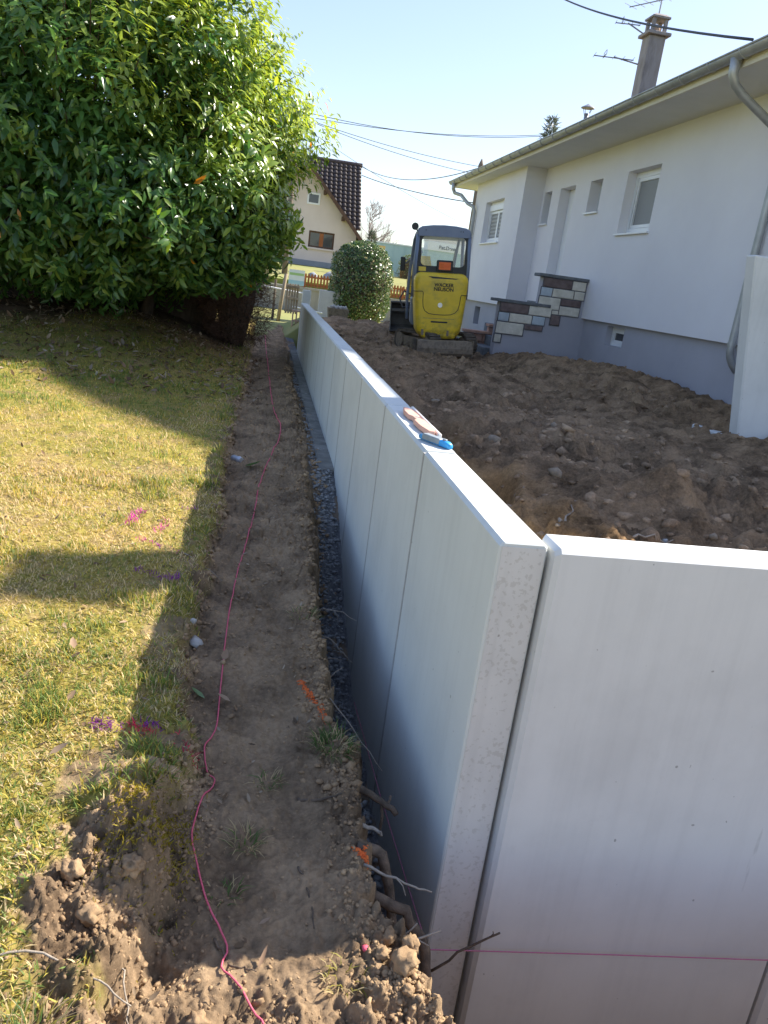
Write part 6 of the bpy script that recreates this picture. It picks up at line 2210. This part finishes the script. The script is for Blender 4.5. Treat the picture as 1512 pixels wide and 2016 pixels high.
def gable_wall(mb, openings):
    ysb = sorted({gx0, gx1} | {a for o in openings for a in o[:2]})
    zsb = sorted({1.3, ez} | {a for o in openings for a in o[2:4] if a < ez})
    for a, b_ in zip(ysb[:-1], ysb[1:]):
        for c, d_ in zip(zsb[:-1], zsb[1:]):
            mx, mz = (a + b_) / 2, (c + d_) / 2
            if any(o[0] < mx < o[1] and o[2] < mz < o[3] for o in openings):
                continue
            mb.add([(a, 45.0, c), (b_, 45.0, c), (b_, 45.0, d_), (a, 45.0, d_)], [(0, 1, 2, 3)])
    mb.add([(gx0, 45.0, ez), (gx1, 45.0, ez), (ax, 45.0, az_)], [(0, 1, 2)])
    for a, b_, c, d_ in openings:
        for (p, q) in (((a, c), (a, d_)), ((b_, c), (b_, d_)), ((a, c), (b_, c)), ((a, d_), (b_, d_))):
            mb.add([(p[0], 45.0, p[1]), (q[0], 45.0, q[1]), (q[0], 45.2, q[1]), (p[0], 45.2, p[1])], [(0, 1, 2, 3)])


FW1 = (2.02, 3.43, 2.66, 3.52)
mb = MB()
gable_wall(mb, [FW1])
mb.add([(gx1, 45.0, 1.3), (gx1, 52, 1.3), (gx1, 52, ez), (gx1, 45.0, ez)], [(0, 1, 2, 3)])
obj('wall', mb, 'cream_render', FH)
obj('plinth', MB().box(gx0, gx1 + 0.03, 44.96, 45.0 - 0.003, 1.2, 1.95), 'grey_band', FH)


def far_window(a, b_, c, d_, y, mid=True, frame='brown_wood'):
    mb = MB()
    t = 0.09
    mb.box(a, a + t, y, y + 0.06, c, d_)
    mb.box(b_ - t, b_, y, y + 0.06, c, d_)
    mb.box(a + t, b_ - t, y, y + 0.06, c, c + t)
    mb.box(a + t, b_ - t, y, y + 0.06, d_ - t, d_)
    w = obj('window', mb, frame, FH)
    if mid:
        m_ = (a + b_) / 2
        obj('mullion', MB().box(m_ - 0.11, m_ + 0.11, y - 0.004, y + 0.055, c + t, d_ - t), 'fence_wood', w)
    obj('pane', MB().box(a + t, b_ - t, y + 0.02, y + 0.03, c + t, d_ - t), 'window_glass', w)
    return w


w = far_window(*FW1, 45.10)
obj('sill', MB().box(FW1[0] - 0.1, FW1[1] + 0.1, 44.90, 45.09, FW1[2] - 0.09, FW1[2] - 0.002), 'cream_render', w)
far_window(1.75, 2.45, 4.85, 5.45, 44.96, mid=False, frame='white_plastic')
# near gable roof: two slopes with verge boards
rt = MB()
for sgn, xe in ((1, gx1 + 0.50), (-1, gx0 - 0.50)):
    e = (xe, az_ - abs(xe - ax) * sl)
    a_ = (ax, az_)
    th = 0.14
    rt.add([(a_[0], 44.35, a_[1] + th), (e[0], 44.35, e[1] + th), (e[0], 52, e[1] + th), (a_[0], 52, a_[1] + th),
            (a_[0], 44.35, a_[1]), (e[0], 44.35, e[1]), (e[0], 52, e[1]), (a_[0], 52, a_[1])],
           [(0, 1, 2, 3), (7, 6, 5, 4), (0, 4, 5, 1), (1, 5, 6, 2)])
obj('roof', rt, 'dark_tile', FH)
vb = MB()
for xe in (gx1 + 0.52, gx0 - 0.52):
    ez2 = az_ - abs(xe - ax) * sl
    vb.add([(ax, 44.30, az_ + 0.16), (xe, 44.30, ez2 + 0.16), (xe, 44.30, ez2 - 0.10), (ax, 44.30, az_ - 0.10),
            (ax, 44.345, az_ + 0.16), (xe, 44.345, ez2 + 0.16), (xe, 44.345, ez2 - 0.10), (ax, 44.345, az_ - 0.10)],
           [(0, 1, 2, 3), (7, 6, 5, 4), (0, 4, 5, 1), (3, 2, 6, 7), (1, 5, 6, 2)])
obj('verge_board', vb, 'brown_wood', FH)
for u in (0.35, 0.72):
    bx_ = ax + (gx1 - ax) * u
    bz = az_ - (bx_ - ax) * sl
    obj('purlin_end', MB().box(bx_ - 0.08, bx_ + 0.08, 44.42, 44.998, bz - 0.24, bz - 0.02), 'brown_wood', FH)
for k in range(6):
    xk = gx1 + 0.07 * k + 0.04
    obj('soffit_slat', MB().box(xk, xk + 0.05, 44.4, 52, ez - 0.10 - 0.07 * k, ez - 0.06 - 0.07 * k), 'weathered_wood', FH)
# main roof behind, slope towards the viewer, with rows of pantiles
zt, zb_, yt, yb_ = 7.62, 3.9, 49.5, 45.9
xl, xr_ = 0.2, 4.93
mr = MB().add([(xl, yb_, zb_), (xr_, yb_, zb_), (xr_, yt, zt), (xl, yt, zt)], [(0, 1, 2, 3)])
mr.add([(xl, yb_ + 7.2, zb_), (xr_, yb_ + 7.2, zb_), (xr_, yt, zt), (xl, yt, zt)], [(0, 3, 2, 1)])
main_roof = obj('main_roof', mr, 'dark_tile', FH)
dvec = Vector((0, yt - yb_, zt - zb_))
LN = dvec.length
dvec.normalize()
nv = Vector((0, -dvec.z, dvec.y))
tv_, tf_ = [], []
nrow, ncol = 16, 17
for r_ in range(nrow):
    for c_ in range(ncol):
        x0 = xl + (xr_ - xl) * c_ / ncol
        w_ = (xr_ - xl) / ncol
        s0, s1 = LN * r_ / nrow, LN * (r_ + 1.08) / nrow
        o0 = len(tv_)
        for s_, lift in ((s0, 0.11), (s1, 0.045)):
            for j in range(5):
                fx = j / 4
                hh = lift + 0.055 * math.sin(math.pi * fx)
                p = Vector((x0 + w_ * (0.04 + 0.92 * fx), yb_, zb_)) + dvec * s_ + nv * hh
                tv_.append(tuple(p - Vector(FH.location)))
        for j in range(4):
            tf_.append((o0 + j, o0 + j + 1, o0 + 6 + j, o0 + 5 + j))
        # nose of the tile
        for j in range(5):
            p = Vector(tv_[o0 + j]) - nv * 0.08
            tv_.append(tuple(p))
        for j in range(4):
            tf_.append((o0 + 10 + j, o0 + 11 + j, o0 + 1 + j, o0 + j))
tl_ = link('roof_tiles', fast_mesh('roof_tiles', np.array(tv_), np.array(tf_)), 'dark_tile', FH)
tl_['kind'] = 'stuff'
obj('ridge', MB().tube([(xl, yt, zt + 0.10), (xr_ + 0.05, yt, zt + 0.10)], 0.13, 8), 'dark_tile', FH)
obj('side_wall', MB().box(3.0, 4.75, 46.2, 51, 1.3, 4.0), 'cream_render', FH)
o = obj('garden_shed', MB().box(4.68, 6.2, 44.2, 46.0, 1.2, 3.22), 'yellow_render', None)
tag(o, 'yellow ochre annex behind the clipped shrub', 'shed')

# ------------------------------------------------------------------ warehouse
wh = thing('warehouse', (14, 60, 0), 'pale teal metal warehouse behind the excavator', 'warehouse')
obj('teal_wall', MB().box(7.0, 40, 60.0, 75, -0.5, 4.05), 'teal_cladding', wh)
rb = MB()
for k in range(60):
    rb.box(7.0 + 0.55 * k, 7.06 + 0.55 * k, 59.965, 59.998, -0.4, 4.0)
for k in range(16):
    obj('cladding_rib', MB().box(7.2 + 0.9 * k, 7.26 + 0.9 * k, 59.96, 59.998, -0.4, 4.0), 'teal_cladding', wh)
obj('roof_edge', MB().box(6.95, 40.05, 59.93, 60.2, 4.05, 4.14), 'white_cladding', wh)
tall = thing('factory_hall', (16, 58, 0), 'white and beige hall with lettering seen through the digger cab', 'hall')
obj('fascia', MB().box(11.2, 34, 57.9, 59.5, 3.95, 4.55), 'white_cladding', tall)
obj('upper_wall', MB().box(11.15, 34, 57.95, 59.6, 4.552, 5.45), 'beige_cladding', tall)
obj('lower_wall', MB().box(11.25, 34, 58.0, 59.55, -0.5, 3.948), 'teal_cladding', tall)
tm = text_mesh('Bat.Dentz', 0.34, 0.01, 0.012)
lo = link('lettering', tm, 'sign_letter', tall)
lo.rotation_euler = (R(90), 0, 0)
lo.location = (12.70 - 16, 57.88 - 58, 4.20)
gf = thing('mesh_fence', (8, 52, 0.8), 'dark green mesh fence in front of the warehouse', 'fence')
for k in range(26):
    obj('bar', MB().box(6.2 + 0.2 * k - 0.012, 6.2 + 0.2 * k + 0.012, 51.99, 52.01, 0.6, 2.0), 'wire_black', gf)
for z in (0.8, 1.4, 1.98):
    obj('rail', MB().box(6.2, 11.3, 51.97, 51.985, z - 0.015, z + 0.015), 'wire_black', gf)


# ------------------------------------------------------------------ more distant trees
def bare_tree(loc, h, spread, label, seed, mat='grey_bark'):
    t = thing('bare_tree', loc, label, 'tree')
    g = random.Random(seed)
    trunk = MB()
    twigs = MB()
    L0 = Vector(loc)
    top = L0 + Vector((g.uniform(-.3, .3), 0, h * 0.95))
    trunk.tube([L0, L0 + Vector((0.1, 0, h * 0.3)), L0 + Vector((0.0, 0, h * 0.6)), top], [0.22, 0.16, 0.09, 0.02], 8)
    obj('trunk', trunk, mat, t)

    def grow(p, d, L, r_, depth):
        e = p + d * L
        m_ = (p + e) / 2 + Vector((g.uniform(-1, 1), g.uniform(-1, 1), g.uniform(0, 1))) * L * 0.06
        twigs.tube([p, m_, e], [r_, r_ * 0.75, r_ * 0.45], 4, caps=False)
        if depth:
            for k in range(4):
                nd = (d + Vector((g.uniform(-1, 1), g.uniform(-1, 1), g.uniform(-0.2, 1.0))) * 0.75).normalized()
                grow(p + (e - p) * g.uniform(0.35, 1.0), nd, L * g.uniform(0.45, 0.7), r_ * 0.5, depth - 1)
    for k in range(34):
        u = g.uniform(0.2, 0.98)
        a = g.uniform(0, 6.28)
        grow(L0 + Vector((0, 0, h * u)), Vector((math.cos(a), math.sin(a), g.uniform(0.5, 1.3))).normalized(), spread * (1.05 - u) + 0.5, 0.035, 3)
    cr_ = obj('crown', twigs, mat, t)
    cr_['kind'] = 'stuff'
    return t


bare_tree((9.5, 80, 0), 8.0, 3.0, 'pale leafless tree on the skyline behind the gabled house', 4)
bare_tree((10.9, 84, 0), 5.6, 2.2, 'smaller leafless tree right of the taller bare one', 9)


def conifer(loc, h, r_, label, seed, n=1800, col=(0.05, 0.075, 0.04)):
    t = thing('conifer', loc, label, 'tree')
    g = np.random.default_rng(seed)
    z = g.uniform(0.08, 1.0, n)
    a = g.uniform(0, 6.28, n)
    rr = r_ * (1.04 - z) * g.uniform(0.4, 1.1, n)
    p = np.stack([rr * np.cos(a), rr * np.sin(a), z * h], 1)
    td = unit(np.stack([np.cos(a), np.sin(a), g.uniform(-0.2, 0.7, n)], 1) + 0.4 * g.normal(size=(n, 3)))
    v, f = leaves(p, td, unit(g.normal(size=(n, 3))), g.uniform(0.10, 0.35, n) * min(h / 4, 1.2), g.uniform(0.02, 0.045, n) * min(h / 4, 1.2), bend=0.2)
    c = np.array(col) * g.uniform(0.6, 1.3, (n, 1))
    o = link('crown', fast_mesh('crown', v, f, colors=np.repeat(c, 8, axis=0)), 'hedge_leaf', t)
    o['kind'] = 'stuff'
    obj('trunk', MB().tube([loc, (loc[0], loc[1], loc[2] + h * 0.95)], [0.12, 0.02], 7), 'bark', t)
    return t


conifer((4.95, 40.5, 1.2), 2.5, 0.75, 'small dark conifer poking up behind the clipped shrub', 3)
conifer((12.05, 37.0, 0), 9.35, 1.5, 'sparse conifer top showing above the bungalow gutter', 6, n=3800, col=(0.12, 0.14, 0.11))
clipped_shrub((8.05, 45.0, 0.9), 0.9, 2.1, 'pale shrub growing by the mesh fence left of the digger cab', 2500, 33)

# ------------------------------------------------------------------ poles and overhead lines
up_ = thing('utility_pole', (0.70, 36, 0), 'utility pole rising behind the laurel top', 'utility pole')
obj('pole', MB().tube([(0.70, 36, 0), (0.70, 36, 7.55)], [0.14, 0.10], 10), 'pole_wood', up_, smooth=True)
obj('crossarm', MB().box(0.36, 1.36, 35.93, 36.07, 7.15, 7.25), 'pole_wood', up_)
obj('insulator', MB().tube([(1.45, 36, 7.26), (1.45, 36, 7.40)], 0.04, 8), 'white_plastic', up_)
obj('insulator', MB().tube([(0.65, 36, 7.26), (0.65, 36, 7.40)], 0.04, 8), 'white_plastic', up_)
p2 = thing('wooden_pole', (7.36, 30, 0), 'pointed wooden pole behind the far corner of the bungalow', 'pole')
obj('pole', MB().tube([(7.36, 30, 0), (7.36, 30, 5.9), (7.36, 30, 6.12)], [0.12, 0.10, 0.02], 10), 'pole_wood', p2, smooth=True)
obj('bolt', MB().tube([(7.20, 30, 5.75), (7.30, 30, 5.75)], 0.02, 6), 'steel_grey', p2)


def cable(a, b_, sag, r_, label):
    a, b_ = Vector(a), Vector(b_)
    pts = []
    for k in range(25):
        t = k / 24
        p = a.lerp(b_, t)
        p.z -= sag * 4 * t * (1 - t)
        pts.append(p)
    o = obj('overhead_cable', MB().tube(pts, r_, 6), 'wire_black', None, smooth=True)
    return tag(o, label, 'cable', 'overhead cables')


cable((1.45, 36, 7.55), (22.0, 42.0, 12.1), 0.95, 0.014, 'topmost thin overhead cable above the roof line on the left')
cable((0.65, 36, 7.75), (22.0, 41.0, 12.3), 1.35, 0.014, 'second thin overhead cable crossing just under the topmost one')
cable((1.45, 36, 7.40), (14.0, 41.0, 7.6), 0.35, 0.013, 'paired cable, upper strand, slanting towards the bungalow roof')
cable((1.45, 36, 7.36), (13.6, 41.5, 7.2), 0.38, 0.013, 'paired cable, lower strand, slanting towards the bungalow roof')
cable((1.10, 36, 7.10), (9.4, 42.0, 4.9), 0.15, 0.009, 'faint thin cable descending steeply past the gabled roof')
cable((4.80, 48, 7.49), (7.28, 30, 5.80), 0.55, 0.016, 'sagging cable from the dark roof to the pointed pole')
cable((4.85, 48, 7.03), (7.30, 30, 4.60), 0.15, 0.020, 'straight black cable from the dark roof to the pole beside the downpipe')
cable((7.8, 30.5, 12.4), (5.26, 9.4, 4.62), 0.35, 0.018, 'thick overhead cable arriving at the bungalow eave in the top right corner')
